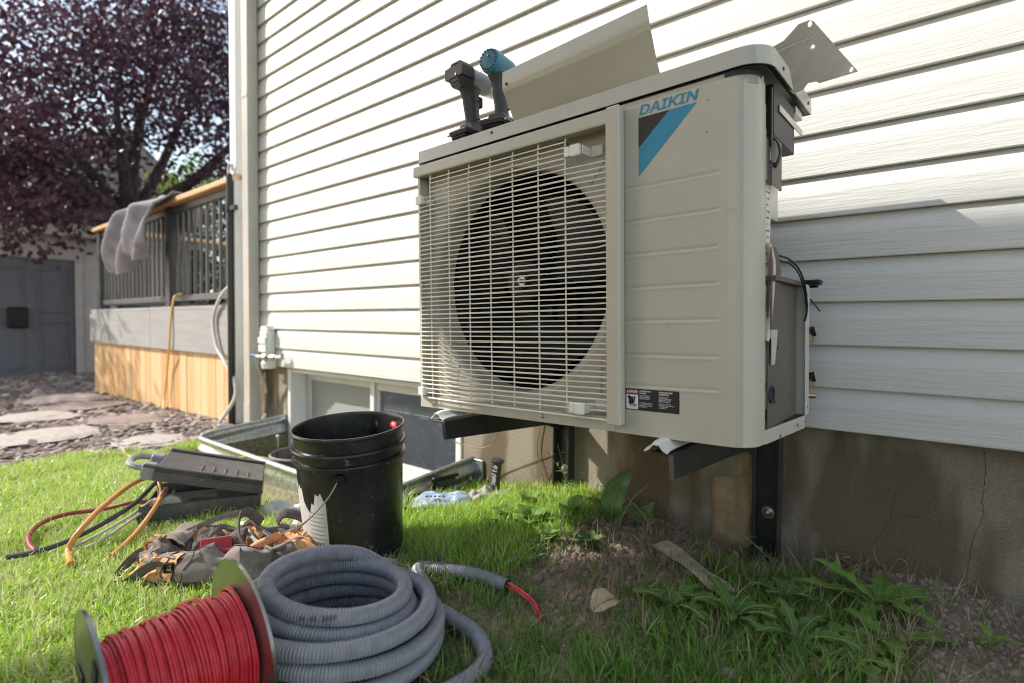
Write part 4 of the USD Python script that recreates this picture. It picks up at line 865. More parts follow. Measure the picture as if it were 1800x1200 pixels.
# bundles of turns: every few turns the winding steps up or down
bund = []; i = 0
while i < nt:
    w_ = rn.choice([2, 3, 3, 4]); hgt = rn.uniform(-.0042, .0042) + .005 * math.sin(PI * i / nt)
    bund += [hgt - .0045 * (k == 0) + rn.uniform(-.0006, .0006) for k in range(w_)]; i += w_
for grp in range(6):
    lo_, hi_ = int(nt * grp / 6), int(nt * (grp + 1) / 6)
    pth = []
    for k in range(lo_, hi_):
        for t in np.linspace(0, 1, 40, endpoint=False):
            a = 2 * PI * t; f = (k + t)
            h0, h1 = bund[k], bund[min(k + 1, nt - 1)]
            r = base + 0.004 + (h0 * (1 - t) + h1 * t) + .0010 * math.sin(a * 2 + k)
            pth.append((r * math.cos(a), r * math.sin(a), .0045 + dw * f + .0022 * math.sin(a + .7 * (k // 3))))
    obj('wire_winding', tube(np.array(pth), .00225, 7), M['red_wire'], spl, smooth=60)
obj('wire_core', lathe([(0, .001), (base + .0005, .001), (base + .0005, SL - .004), (0, SL - .004)], 48), M['red_wire'], spl)
te = c1 + Rs @ np.array([0.0, 0, .004])
obj('wire_end', tube(spline([(-.06, -.05, SL - .008), (-.085, -.06, SL + .01), (-.10, -.055, SL + .02), (-.118, -.045, SL + .018)], .004), .003, 7), M['red_wire'], spl)

# ------------------------------------------------------------------ coil of grey conduit
CC = np.array([-.818, -1.034]); zg = float(gz(*CC)); RT2 = RT[:2] / np.linalg.norm(RT[:2]); arr = math.atan2(RT2[1], RT2[0])
tr = .0146; coil = thing('conduit_coil', 'coil of grey ribbed conduit with red wires out of its loose end', 'conduit coil')
pth = []
rn = np.random.RandomState(8)
def ringpt(a, r, z, tilt, ph): return (CC[0] + r * math.cos(a), CC[1] + r * math.sin(a), z + tilt * math.sin(a + ph))
N = 64
# outer layer, from the ground loop up, then inside up to the top, then off as the tail
turns = [(.178, .020, .004), (.172, .054, .006), (.166, .089, .008), (.148, .060, .006)]
seq = []
for r, z, tl in [(.176, .020, .003), (.172, .055, .006), (.166, .090, .008)]: seq.append((r, z, tl, 'o'))
outer = []
for k in range(4 * N + 1):
    t = k / N; a = arr + 1.0 - 2 * PI * t; i = 0
    r = np.interp(t, [0, 1, 2, 3, 4], [.192, .188, .182, .174, .163]) + .004 * math.sin(2 * a + 3 * t); z = np.interp(t, [0, .85, 1.15, 1.85, 2.15, 2.85, 3.15, 4], [.036, .038, .058, .058, .083, .086, .108, .118])
    if t < 1: # loose loop bulging to the right
        d = (a - arr + PI) % (2 * PI) - PI; r += .085 * math.exp(-((d + .15) / .55) ** 2)
    outer.append(ringpt(a, r, zg + z, float(np.interp(t, [0, .6, 1.2, 3], [.010, .020, .018, .010])), -PI / 2 - arr + .5 - .35 * t))
inner = []
for k in range(int(5.0 * N) + 1):
    t = k / N * 6 / 5; a = arr + PI / 2 + .25 - 2 * PI * k / N
    r = np.interp(t, [0, 1, 2, 3, 4, 5, 6], [.148, .147, .144, .140, .133, .124, .114]) + .004 * math.sin(a * 2 + 2.1 * t); z = .012 + .0275 * t * 5 / 6
    inner.append(ringpt(a, r, zg + z + .004, .008 + .0012 * t, 2.4 + .25 * t))
def ribbed(P, pitch=.0054, amp=.0010, n=14):
    P = resamp3(P, .0013)
    s = np.arange(len(P)) * .0013
    fl = np.sin(2 * PI * s / pitch)
    return tube(P, tr + amp * fl, n)
def resamp3(P, step):
    P = np.asarray(P); s = np.r_[0, np.cumsum(np.linalg.norm(np.diff(P, axis=0), axis=1))]; n = int(s[-1] / step)
    return np.column_stack([np.interp(np.linspace(0, s[-1], n), s, P[:, k]) for k in range(3)])
obj('outer_turns', ribbed(spline(outer[::3], .006)), M['conduit'], coil, smooth=60)
# the top turn leaves behind the coil and runs down to the loose tail
cut = inner
back = [np.array([CC[0] + r * math.cos(arr + PI / 2 + a), CC[1] + r * math.sin(arr + PI / 2 + a), zg + z]) for a, r, z in ((-.05, .135, .138), (-.38, .180, .085), (-.75, .215, .040))]
tailp = back + [at(735, 999, 2, zg + .022), at(790, 1001, 2, zg + .024), at(845, 1011, 2, zg + .026), at(891, 1028, 2, zg + .022)]
tl_ = spline(np.vstack([inner[::3], tailp]), .005)
obj('inner_turns', ribbed(tl_), M['conduit'], coil, smooth=60)
obj('tail_mouth', cyl(tl_[-1], tl_[-1] + (tl_[-1] - tl_[-3]) / np.linalg.norm(tl_[-1] - tl_[-3]) * .002, .0145, 14), M['ink'], coil)
for k, (dx_, dz_) in enumerate(((0, 0), (.006, .003), (.001, .007))):
    wp = [tl_[-4], tl_[-1] + np.array([dx_, 0, dz_]), at(918, 1044, 2, zg + .028) + [dx_, 0, dz_], at(938, 1062, 2, zg + .020) + [dx_ * .6, 0, dz_], at(951, 1086, 2, zg + .004) + [dx_ * .2, 0, dz_ * .3]]
    obj('red_wire', tube(spline(wp, .004), .0031, 8), M['red_wire'], coil, smooth=60)
# printing on the conduit
def on_ring(a, r, z, s, h):
    out = []
    w_ = 0
    for ch in s:
        if ch != ' ':
            p = np.array([CC[0] + r * math.cos(a), CC[1] + r * math.sin(a), z]); n_ = np.array([math.cos(a), math.sin(a), 0]); tx = np.array([-math.sin(a), math.cos(a), 0])
            Rr_ = np.column_stack([tx, np.array([0, 0, 1.0]), n_]); out.append(text(ch, h, Rr_, p - tx * h * .3, False, depth=.0004))
        a += h * .82 / r
    return out
toc = math.atan2(CAM[1] - CC[1], CAM[0] - CC[0])
zt_ = inner[-64 - 34][2]
def surf(a, off=0): 
    k = min(range(len(cut)), key=lambda i: abs((math.atan2(cut[i][1] - CC[1], cut[i][0] - CC[0]) - a + PI) % (2 * PI) - PI) + (0 if i > len(cut) - N else 9))
    return cut[k]
p_ = surf(toc - .35); rr_p = math.hypot(p_[0] - CC[0], p_[1] - CC[1])
obj('printing', on_ring(toc - .45, rr_p + tr + .0002, p_[2], '16 03 2020', .0075), M['ink'], coil, smooth=False)
pb = surf(toc + PI); rb_ = math.hypot(pb[0] - CC[0], pb[1] - CC[1])

# ------------------------------------------------------------------ open tool case with its hoses
uc = np.array([.46, .888, 0]); vc = np.array([-.888, .46, 0]); co = np.array([-1.872, -1.062, 0]); co[2] = float(gz(co[0] + .05, co[1] + .15)) + .004
Rcase = np.column_stack([uc, vc, (0, 0, 1)])
case = thing('tool_case', 'grey plastic tool case with lid ajar on the lawn', 'tool case', co, Rcase)
CL, CD, CH = .345, .27, .052
obj('base', [bx((0, 0, 0), (CL, CD, .006), .003), bx((0, 0, .0062), (.005, CD, CH * .55), .001), bx((CL - .005, 0, .0062), (CL, CD, CH), .001), bx((.0052, 0, .0062), (CL - .0052, .005, CH), .001), bx((.0052, CD - .005, .0062), (CL - .0052, CD, CH), .001)], M['case'], case)
obj('base_lining', bx((.006, .006, .0064), (CL - .006, CD - .006, .02)), M['black'], case)
tilt = .25; Rl = roty(tilt); 
def lidp(m): return move(move(m, None, (-CL, 0, 0)), Rl, (CL, 0, CH + .002))
lid_ = obj('case_lid', [lidp(bx((.03, 0, .030), (CL, CD, .038), .003)), lidp(bx((.03, 0, 0), (CL, .006, .0298), .001)), lidp(bx((.03, CD - .006, 0), (CL, CD, .0298), .001)), lidp(bx((CL - .006, .0062, 0), (CL, CD - .0062, .0298), .001)), lidp(bx((-.004, -.003, .0381), (CL, .02, .046), .003)), lidp(bx((.03, CD - .02, .0381), (CL, CD + .003, .046), .003))], M['case'], case)
for k in range(5):
    obj('lid_rib', lidp(bx((.15 + k * .035, -.0055, .026), (.158 + k * .035, .11, .0425), .003)), M['case'], lid_)
for y in (.045, CD - .095):
    obj('latch', [lidp(bx((-.012, y, -.015), (.028, y + .05, .034), .005))], M['case_lt'], case)
obj('handle', tube(spline([lidp(trimesh.Trimesh([p], [])).vertices[0] if False else np.array(Rl @ (np.array(p) - [CL, 0, 0]) + [CL, 0, CH + .002]) for p in ((.03, .06, .02), (-.03, .065, .02), (-.055, .10, .02), (-.055, .17, .02), (-.03, .205, .02), (.03, .21, .02))], .008), .011, 8), M['case_lt'], case)
obj('case_hinge', cyl((CL + .002, .03, CH), (CL + .002, CD - .03, CH), .006, 8), M['case'], case)
obj('gauge', [lathe([(0, 0), (.028, 0), (.03, .004), (.03, .02), (0, .02)], 20, np.array([[1, 0, 0], [0, 0, -1.0], [0, 1, 0]]), (.09, .03, .045))], M['tool_light'], case)
obj('fittings', [cyl((.03, .08, .03), (.05, .03, .035), .008, 8), cyl((.02, .12, .03), (.03, .05, .04), .007, 8)], M['brass'], case)

def lawn_hose(name, pts, r, m, label, group=None):
    P = []
    for q in pts:
        if len(q) == 3 and q[2] == 'g':
            z = -.37
            for _ in range(4): p = at(q[0], q[1], 2, z); z = float(gz(p[0], p[1], False)) + r * 1.0 + .012
            P.append(p)
        elif len(q) == 4: P.append(co + Rcase @ np.array(q[:3]))
        else: P.append(at(q[0], q[1], 2, q[2]))
    P = spline(P, .012)
    return obj(name, tube(P, r, 10), M[m], None, smooth=60, label=label, cat='hose', group=group)
lawn_hose('orange_hose', [(.05, .08, .05, 0), (275, 838, -.265), (235, 848, -.265), (180, 890, -.28), (142, 930, -.30), (120, 965, -.345), (124, 990, 'g')], .0075, 'hose_orange', 'orange hose arching from the tool case down to the lawn')
lawn_hose('orange_hose', [(.04, .02, .04, 0), (292, 858, -.29), (272, 892, -.31), (240, 935, -.345), (196, 977, 'g')], .0068, 'hose_orange', 'short straight orange hose running from the case corner to the lawn')
lawn_hose('red_hose', [(.02, .12, .03, 0), (232, 882, -.33), (180, 894, -.345), (120, 902, -.345), (75, 917, -.345), (52, 938, -.35), (52, 955, 'g'), (62, 967, 'g')], .0065, 'hose_red', 'dark red hose curling back on the lawn left of the tool case')
lawn_hose('black_hose', [(.06, .04, .05, 0), (278, 846, -.28), (235, 885, -.30), (170, 925, -.32), (100, 957, -.345), (50, 972, -.35), (12, 978, 'g')], .0070, 'hose_black', 'black hose running from the tool case to the left edge of the lawn')
for i, (ox, lab) in enumerate(((0, 'upper thin grey wire running from the tool case to the lawn'), (7, 'lower thin grey wire running from the tool case to the lawn'))):
    lawn_hose('grey_wire', [(.03, .03, .035, 0), (272 + ox, 876 + ox * .5, -.325), (225 + ox, 908 + ox * .6, -.34), (165 + ox * 2, 943 + ox * .7, -.35), (128 + ox * 3, 960 + ox * .3, 'g')], .0042, 'hose_grey', lab)

# ------------------------------------------------------------------ tool bag
bo = np.array([-1.362, -.978, 0]); bo[2] = float(gz(bo[0], bo[1])) - .005
ub = np.array([RT[0], RT[1], 0]); ub /= np.linalg.norm(ub); ub = rotz(.12) @ ub; vb = np.array([-ub[1], ub[0], 0]); Rbag = np.column_stack([ub, vb, (0, 0, 1)])
bag = thing('tool_bag', 'open brown canvas tool bag with orange panels and loose straps on the lawn', 'tool bag', bo, Rbag)
aa = np.linspace(0, 2 * PI, 97); A_ = .215; B_ = .105
def bagring(ra, rb, z, amp, seed, dip=0.0):
    n1 = .7 * (meshkit.fbm(np.stack([np.cos(aa) * 3.4 + seed, np.sin(aa) * 3.4, 0 * aa + z * 24], -1), 4, seed) - .5)
    n2 = meshkit.fbm(np.stack([np.cos(aa) * 2.4, np.sin(aa) * 2.4 + seed, 0 * aa + z * 7 + 5], -1), 4, seed + 3) - .5
    sq = (np.abs(np.cos(aa)) ** 2.5 + np.abs(np.sin(aa)) ** 2.5) ** (-1 / 2.5)
    return np.stack([ra * np.cos(aa) * sq * (1 + amp * n1), rb * np.sin(aa) * sq * (1 + amp * n1) , z + amp * .11 * n2 * min(1, z * 22) + dip * np.cos(aa)], -1)
prof_ = [(.90, .92, .0, .25), (1.08, 1.16, .010, .5), (1.13, 1.24, .024, .8), (1.07, 1.16, .042, 1.0), (.98, 1.03, .058, 1.0), (.90, .93, .068, .95), (.82, .80, .064, .9), (.76, .70, .046, .8), (.72, .64, .030, .7), (.68, .62, .022, .5), (.4, .36, .018, .4), (.02, .02, .016, .2)]
obj('body', grid(np.array([bagring(A_ * a, B_ * b, z, am, 4, .006 * (i > 2)) for i, (a, b, z, am) in enumerate(prof_)])), M['canvas'], bag, smooth=True)
def onbag(t, i, off=.004):
    """A point of the bag at angle index t on the profile row i (fractional), pushed out by off."""
    i0 = int(i); f = i - i0; R0 = bagring(A_ * prof_[i0][0], B_ * prof_[i0][1], prof_[i0][2], prof_[i0][3], 4, .006 * (i0 > 2)); R1 = bagring(A_ * prof_[i0 + 1][0], B_ * prof_[i0 + 1][1], prof_[i0 + 1][2], prof_[i0 + 1][3], 4, .006 * (i0 + 1 > 2))
    k = int(round(t / (2 * PI) * 96)) % 96
    p = R0[k] * (1 - f) + R1[k] * f; c = np.array([p[0], p[1], 0]) / (np.linalg.norm(p[:2]) + 1e-9)
    return p + c * off * (1 if i < 5.2 else -1) + [0, 0, off * (1 if i >= 4 else .3)]
def bagpatch(t0, t1, i0, i1, off=.005, nt=16, ni=10):
    return grid(np.array([[onbag(t, i, off + .004 * math.sin(t * 23 + i * 2)) for i in np.linspace(i0, i1, ni)] for t in np.linspace(t0, t1, nt)]), .002)
for t0, t1, i0, i1 in ((3.5, 4.3, .8, 5.6), (2.85, 3.3, .9, 5.6), (5.55, 6.2, 1.2, 6.0), (.1, 1.0, 1.5, 9.2), (4.9, 5.6, 6.4, 9.8), (1.3, 2.4, 6.3, 9.4)):
    obj('orange_panel', bagpatch(t0, t1, i0, i1), M['orange'], bag, smooth=60)
for t0, t1, i0, i1 in ((4.4, 5.3, 1.6, 5.5), (2.35, 2.85, 3.6, 6.5)):
    obj('pocket', bagpatch(t0, t1, i0, i1, .010), M['canvas_lt'], bag, smooth=60)
rim = np.array([onbag(t, 5.4, .002) for t in np.linspace(0, 2 * PI, 60, endpoint=False)])
obj('rim_piping', tube(spline(rim, .01, True), .007, 8, closed=True), M['canvas_lt'], bag, smooth=60)
obj('rim_band', grid(np.array([[onbag(t, i, .006) for i in np.linspace(4.3, 6.2, 8)] for t in np.linspace(3.4, 5.2, 40)]), .002), M['canvas_lt'], bag, smooth=60)
def strap(name, pts, wd, m='strap'):
    obj(name, tube(spline(pts, .008), wd, 8, flat=(.28, 1)), M[m], bag, smooth=60)
strap('strap', [onbag(3.0, 3.0, .004), (-.235, -.02, .050), (-.250, -.05, .030), (-.252, -.08, .014), (-.232, -.098, .012), (-.205, -.10, .022), (-.17, -.105, .050), (-.135, -.112, .062), (-.11, -.118, .05)], .012)
strap('strap', [(.03, .085, .085), (.005, .055, .125), (.0, .01, .125), (.015, -.03, .085), (.05, -.045, .06), (.08, -.04, .05)], .013)
strap('strap', [(.07, .09, .085), (.10, .055, .118), (.155, .045, .105), (.20, .02, .075)], .013)
strap('strap', [(-.15, .06, .075), (-.08, .09, .10), (-.02, .095, .108), (.02, .085, .085)], .008, 'canvas_lt')
def seam(t0, t1, i0, i1, off):
    cs = [(t0, i0), (t1, i0), (t1, i1), (t0, i1), (t0, i0)]; pts = []
    for (a0, b0), (a1, b1) in zip(cs[:-1], cs[1:]):
        for f in np.linspace(0, 1, 8, endpoint=False):
            a, b = a0 + (a1 - a0) * f, b0 + (b1 - b0) * f; pts.append(onbag(a, b, off + .004 * math.sin(a * 23 + b * 2) * (off < .009)))
    obj('seam', tube(spline(pts, .006, True), .0016, 6, closed=True), M['strap'], bag, smooth=60)
seam(4.45, 5.25, 1.8, 5.2, .0125); seam(3.6, 4.2, 1.2, 5.4, .0075); seam(.25, .9, 2.2, 5.0, .0075)
obj('buckle', [bx((-.122, -.128, .046), (-.098, -.118, .052), .002), bx((-.122, -.128, .064), (-.098, -.118, .070), .002), bx((-.122, -.128, .0521), (-.117, -.118, .0639), .001), bx((-.103, -.128, .0521), (-.098, -.118, .0639), .001)], M['black'], bag)
for nm, lb, p0, az, el, m_, cat_ in (('screwdriver', 'screwdriver with dull steel shaft lying in the canvas bag', (.03, .0, .045), .6, .25, 'orange', 'screwdriver'), ('pliers', 'grey handled pliers lying in the canvas bag', (.06, .035, .05), 2.4, .2, 'tool_light', 'pliers')):
    tt_ = thing(nm, lb, cat_, bo + Rbag @ np.array(p0), Rbag @ rotz(az) @ roty(-el))
    if nm == 'screwdriver':
        obj('handle', lathe([(0, 0), (.010, .002), (.013, .02), (.011, .07), (.008, .078), (0, .08)], 10, frame((1, 0, 0), (0, 0, 1))), M[m_], tt_); obj('shaft', cyl((.08, 0, 0), (.15, 0, 0), .003, 8), M['steel'], tt_)
    else:
        for s_ in (-1, 1): obj('handle', tube(spline([(0, s_ * .022, 0), (.04, s_ * .02, 0), (.09, s_ * .006, 0)], .006), .006, 8), M[m_], tt_)
        obj('jaws', bx((.088, -.010, -.005), (.125, .010, .005), .004), M['steel'], tt_)
rbx = thing('red_box', 'small red carton lying inside the open canvas bag', 'carton', bo + Rbag @ np.array([-.045, -.022, .055]), Rbag @ rotz(.3) @ rotx(-.5))
obj('body', bx((-.035, -.02, -.012), (.035, .02, .026), .002), M['label_red'], rbx); obj('flap', bx((-.034, -.019, .0265), (.034, .006, .029), .0006), M['orange'], rbx)
gv = thing('black_glove', 'black crumpled glove inside the open canvas bag', 'glove', bo + Rbag @ np.array([-.075, .03, .035]), Rbag)
def crumple(a, b, h, seed, n=26):
    u = np.linspace(-1, 1, n); U, V = np.meshgrid(u, u, indexing='ij')
    e = np.clip(1 - U ** 4, 0, 1) * np.clip(1 - V ** 4, 0, 1)
    nz = meshkit.fbm(np.stack([U * 2.2 + seed, V * 2.2, 0 * U], -1), 4, seed)
    rx_ = 1 + .25 * (meshkit.fbm(np.stack([U * 1.5, V * 1.5 + seed, 0 * U], -1), 3, seed + 1) - .5)
    return np.stack([a * U * rx_, b * V * rx_, h * e ** .5 * (.25 + 1.3 * nz)], -1)
obj('palm', grid(crumple(.045, .03, .05, 3)), M['strap'], gv, smooth=True)
for k in range(4):
    obj('finger', tube(spline([(.03, -.024 + .015 * k, .02), (.055, -.03 + .02 * k, .035), (.075, -.03 + .018 * k, .02 + .006 * k)], .006), [.0085] * len(spline([(.03, -.024 + .015 * k, .02), (.055, -.03 + .02 * k, .035), (.075, -.03 + .018 * k, .02 + .006 * k)], .006)), 8), M['strap'], gv, smooth=60)
obj('thumb', tube(spline([(-.01, -.025, .02), (.0, -.045, .03), (.02, -.058, .026)], .006), .009, 8), M['strap'], gv, smooth=60)
rg = thing('beige_rag', 'beige cloth crumpled beside the tool case corner', 'cloth', np.array([-1.68, -.70, float(gz(-1.68, -.70))]), rotz(.4))
obj('cloth', grid(crumple(.07, .05, .055, 9)), M['paper'], rg, smooth=True); obj('hem', tube(spline([(-.06, -.045, .012), (0, -.052, .022), (.06, -.045, .014)], .008), .004, 6), M['orange'], rg)

# ------------------------------------------------------------------ tray, packages and grip by the well
to = np.array([-1.285, -.315, 0]); to[2] = float(gz(to[0], to[1])) + .002
tray = thing('black_tray', 'shallow black tray of parts on the grass right of the black bucket', 'tray', to, rotz(.72))
obj('bottom', bx((-.13, -.075, 0), (.13, .075, .005), .002), M['black'], tray)
for lo, hi in (((-.132, -.078, .0052), (.132, -.073, .034)), ((-.132, .073, .0052), (.132, .078, .034)), ((-.132, -.0728, .0052), (-.127, .0728, .034)), ((.127, -.0728, .0052), (.132, .0728, .034))):
    obj('tray_side', bx(lo, hi, .001), M['black'], tray)
pk = thing('printed_packet', 'crumpled blue and white printed plastic packet on the black tray', 'packet', to + [.0, -.01, .022], rotz(.75))
obj('film', grid(crumple(.105, .06, .032, 12, 34)), M['bag_film'], pk, smooth=True)
for k in range(5): obj('printed_mark', bx((-.06 + k * .014, -.035, .036), (-.052 + k * .014, -.022, .0375)), M['ink'], pk)
g2 = thing('grey_glove', 'dusty grey work glove lying between tray and wall', 'glove', to + [.085, .11, .02], rotz(.9))
obj('palm', grid(crumple(.06, .04, .04, 17)), M['glove'], g2, smooth=True)
for k in range(4):
    pf = spline([(.045, -.03 + .02 * k, .014), (.085, -.036 + .022 * k, .022), (.115, -.034 + .024 * k, .010)], .006)
    obj('finger', tube(pf, np.linspace(.0105, .009, len(pf)), 8), M['glove'], g2, smooth=60)
obj('thumb', tube(spline([(-.01, .035, .014), (.015, .06, .02), (.045, .068, .012)], .006), .010, 8), M['glove'], g2, smooth=60)
kh = thing('carry_case', 'black moulded case handle resting against the outside of the window well', 'case', (-1.435, -.17, -.345), rotz(1.45))
obj('grip', bx((-.055, -.008, .010), (.055, .008, .022), .004), M['black'], kh); obj('mount', bx((-.066, -.010, -.018), (-.048, .010, .024), .004), M['black'], kh); obj('plate', bx((-.0475, -.006, -.016), (.04, .003, .0095), .003), M['tool_grey'], kh)
sg = np.array([-1.235, -.135, 0]); sg[2] = float(gz(sg[0], sg[1])) - .01
gp = thing('tool_grip', 'dark grey tool side grip with white lettering standing upright against the foundation', 'tool', sg, frame(np.array([.11, .05, 1.0]), (1, 0, 0)))
obj('grip', lathe([(0, .042), (.010, .042), (.012, .048), (.035, .050), (.036, .055), (.028, .064), (.0205, .078), (.0185, .10), (.0195, .13), (.0185, .15), (.019, .158), (.025, .163), (.0255, .168), (.021, .172), (0, .173)], 28), M['tool_grey'], gp, smooth=45)
obj('stud', cyl((0, 0, 0), (0, 0, .042), .008, 10), M['black'], gp)
for s in (-1, 1): obj('fork', bx((s * .026 - .003, -.005, .0), (s * .026 + .003, .005, .05), .001), M['tool_grey'], gp)
tc_ = math.atan2(CAM[1] - sg[1], CAM[0] - sg[0]) - .25
for i, ch in enumerate('makita'):
    nv = np.array([math.cos(tc_), math.sin(tc_), 0]); tv = np.array([-math.sin(tc_), math.cos(tc_), 0]); up_ = np.array([0, 0, 1.0])
    obj('lettering', text(ch, .016, np.column_stack([up_, -tv, nv]), nv * .0197 + up_ * (.080 + i * .0118) + tv * .006, True, .2, depth=.0006), M['label_white'], gp, smooth=False)

# thin wires hanging below the unit
hose('thin_wire', [(-1.30, -.16, .03), at(798, 762, 1, -.10), at(806, 778, 1, -.10), at(838, 786, 1, -.10), at(862, 782, 1, -.10), at(872, 765, 1, -.10), (-1.20, -.12, .03)], .0022, 'dead_stem', 'thin brown wire looping below the left end of the unit', 'wire', 6, .006)
hose('dead_vine', [(-1.085, .004, .02), at(944, 775, 1, .002), at(951, 820, 1, .002), at(956, 850, 1, -.01), (-1.06, -.03, -.36)], .0020, 'dead_stem', 'dry vine stem running down the sunlit foundation left of the first bracket post', 'vine', 6, .006)

# ------------------------------------------------------------------ ground litter
pk0, pk1 = at(1160, 957, 2, -.345), at(1282, 1043, 2, -.350)
dv = pk1 - pk0; Ln = np.linalg.norm(dv); lat = np.cross([0, 0, 1], dv / Ln)
u = np.linspace(0, 1, 30); hw = .025 + .006 * np.sin(u * 9) * u - .007 * (u > .93); jag = .003 * (np.random.RandomState(2).rand(30) - .5)
Pk = np.stack([pk0[None] + dv[None] * u[:, None] + s * (hw + jag)[:, None] * lat[None] + np.array([0, 0, 1.0])[None] * (.008 + .004 * np.sin(u * 5 + s))[:, None] for s in np.linspace(-1, 1, 6)], 1)
obj('wood_lath', grid(Pk, .006), M['plank'], None, smooth=30, label='weathered grey broken wood lath lying on the bare soil', cat='wood lath')
def shard(name, px, py, ln, wd, ang, label, m, cat):
    p = at(px, py, 2, -.352); p[2] = float(gz(p[0], p[1])) + .006
    rn_ = np.random.RandomState(int(px)); a = np.sort(rn_.rand(9)) * 2 * PI
    poly = Polygon([(ln * math.cos(x) * rn_.uniform(.75, 1), wd * math.sin(x) * rn_.uniform(.75, 1)) for x in a])
    return obj(name, prism(poly.buffer(.001), .004, rotz(ang) @ rotx(.15), p), M[m], None, label=label, cat=cat)
shard('wood_chip', 1212, 1003, .03, .012, .9, 'pale wood chip lying against the right edge of the lath', 'plank', 'wood chip')
shard('wood_chip', 1310, 985, .022, .014, .2, 'grey wood chip at the foot of the mortar patch', 'plank', 'wood chip')
shard('wood_chip', 1165, 978, .02, .011, 1.9, 'small wood chip left of the upper lath end', 'plank', 'wood chip')
def rock(seed, fl=.6, sub=2, jag=.45):
    s = trimesh.creation.icosphere(sub, 1.0); v = np.array(s.vertices)
    v *= (1 + jag * (meshkit.fbm(v * 1.3 + seed * 7.1, 3, seed) - .5) * 2)[:, None]; v[:, 2] *= fl
    s.vertices = v; return s
def stone(px, py, r, label, k=0, fl=.6, m=None):
    p = at(px, py, 2, -.355); p[2] = float(gz(p[0], p[1])) + r * .2
    obj('stone', move(rock(int(px), fl), np.eye(3) * r, p), m or M['stone'][k], None, smooth=50, label=label, cat='stone')
stone(1281, 1183, .016, 'pale grey stone in the grass at the bottom edge, right of centre', 0, .9)
stone(1500, 1180, .020, 'brown stone under the dandelion leaves at the bottom edge', 1, .7)
stone(1283, 985, .012, 'small grey stone between the lath and the bracket post', 0)

# ------------------------------------------------------------------ gravel beyond the lawn, clods in the bare soil
def instancer(name, protos, pts, rots, scales, ids, label, cat, mats):
    """One PointInstancer of kind stuff; protos are meshes."""
    x = UsdGeom.PointInstancer.Define(stage, '/World/' + numbered('/World', name))
    tg_ = []
    for i, (pm, m_) in enumerate(zip(protos, mats)):
        pth_ = '/World/%s/kind_%s' % (x.GetPrim().GetName(), 'abcdefghijklmnop'[i]); 
        if hasattr(pm, 'tint'):
            g_ = usdkit.mesh(stage, pth_, pm, m_, smooth=False)
            UsdGeom.PrimvarsAPI(g_).CreatePrimvar('tint', Sdf.ValueTypeNames.FloatArray, 'vertex').Set(Vt.FloatArray.FromNumpy(pm.tint.astype(np.float32)))
        else: usdkit.mesh(stage, pth_, pm, m_, smooth=45)
        tg_.append(Sdf.Path(pth_))
    x.CreatePrototypesRel().SetTargets(tg_)
    x.CreateProtoIndicesAttr(Vt.IntArray.FromNumpy(np.asarray(ids, np.int32)))
    x.CreatePositionsAttr(Vt.Vec3fArray.FromNumpy(np.asarray(pts, np.float32)))
    from scipy.spatial.transform import Rotation as Ro
    qd = Ro.from_matrix(rots).as_quat()
    x.CreateOrientationsAttr(Vt.QuathArray([Gf.Quath(float(q_[3]), float(q_[0]), float(q_[1]), float(q_[2])) for q_ in qd]))
    x.CreateScalesAttr(Vt.Vec3fArray.FromNumpy(np.asarray(scales, np.float32)))
    tag(x.GetPrim(), label, cat, kind='stuff'); return x
def rots_of(rn, n, lean=.15):
    from scipy.spatial.transform import Rotation as Ro
    return Ro.from_euler('zxy', np.column_stack([rn.uniform(0, 2 * PI, n), rn.normal(0, lean, n), rn.normal(0, lean, n)])).as_matrix()
rn = np.random.RandomState(21)
n = 17000; x = -3.0 - rn.rand(n) ** 1.4 * 8.6; y = rn.uniform(-3.4, .05, n); y = np.where(x < -7.1, rn.uniform(-3.4, 1.6, n), y)
ok = gravelmask(x, y) > rn.rand(n); x, y = x[ok], y[ok]; n = len(x); sc = rn.uniform(.006, .019, n) * (1 + .10 * (-3 - x)); sc *= np.where(rn.rand(n) < .05, 2.2, 1)
instancer('gravel', [rock(i, .4, 1, .7) for i in range(6)], np.column_stack([x, y, gz(x, y) + sc * .1]), rots_of(rn, n, .3), np.column_stack([sc * rn.uniform(.8, 1.5, n), sc, sc]), rn.choice(6, n), 'pale and brown gravel with bark between lawn and deck', 'gravel', [M['stone'][i % 3] for i in range(6)])
# flat flagstones in the gravel
for i, (px, py, r) in enumerate(((70, 778, .26), (215, 745, .22), (60, 735, .25), (150, 712, .28), (120, 695, .3), (265, 790, .16))):
    p = at(px, py, 2, -.45); p[2] = float(gz(p[0], p[1], False)) + .012
    obj('flagstone', move(rock(40 + i, .09, 3, .5), np.eye(3) * r, p), M['stone'][(0, 2, 0, 2, 0, 0)[i]], None, smooth=40, group='flat stones sunk in the gravel',
        label=('broad flat pale stone in the gravel nearest the lawn edge', 'flat rosy stone in the gravel nearest the deck skirting', 'flat pale stone at the left edge of the gravel, in front of the shed door', 'flat rosy stone in the gravel by the left end of the deck', 'flat pale stone in the gravel below the shed door frame', 'small flat pale stone between tool case and deck skirting')[i], cat='flagstone')
n = 11000; x = rn.uniform(-1.1, .5, n); y = rn.uniform(-.95, .0, n); ok = soilmask(x, y) ** 1.3 > rn.rand(n); x, y = x[ok], y[ok]; n = len(x); sc = np.minimum(rn.gamma(1.1, .0021, n) + .0011, .0062) * np.where(x < -.05, 1.7, 1)
instancer('soil_clods', [rock(50 + i, .8, 1) for i in range(4)], np.column_stack([x, y, gz(x, y) + sc * .2]), rots_of(rn, n, .5), np.column_stack([sc, sc, sc]), np.where(x > -.05, 2, 0) + rn.randint(0, 2, n), 'crumbly soil clods on the bare earth by the foundation', 'soil', [M['clod'], M['clod'], M['clod_pale'], M['clod_pale']])

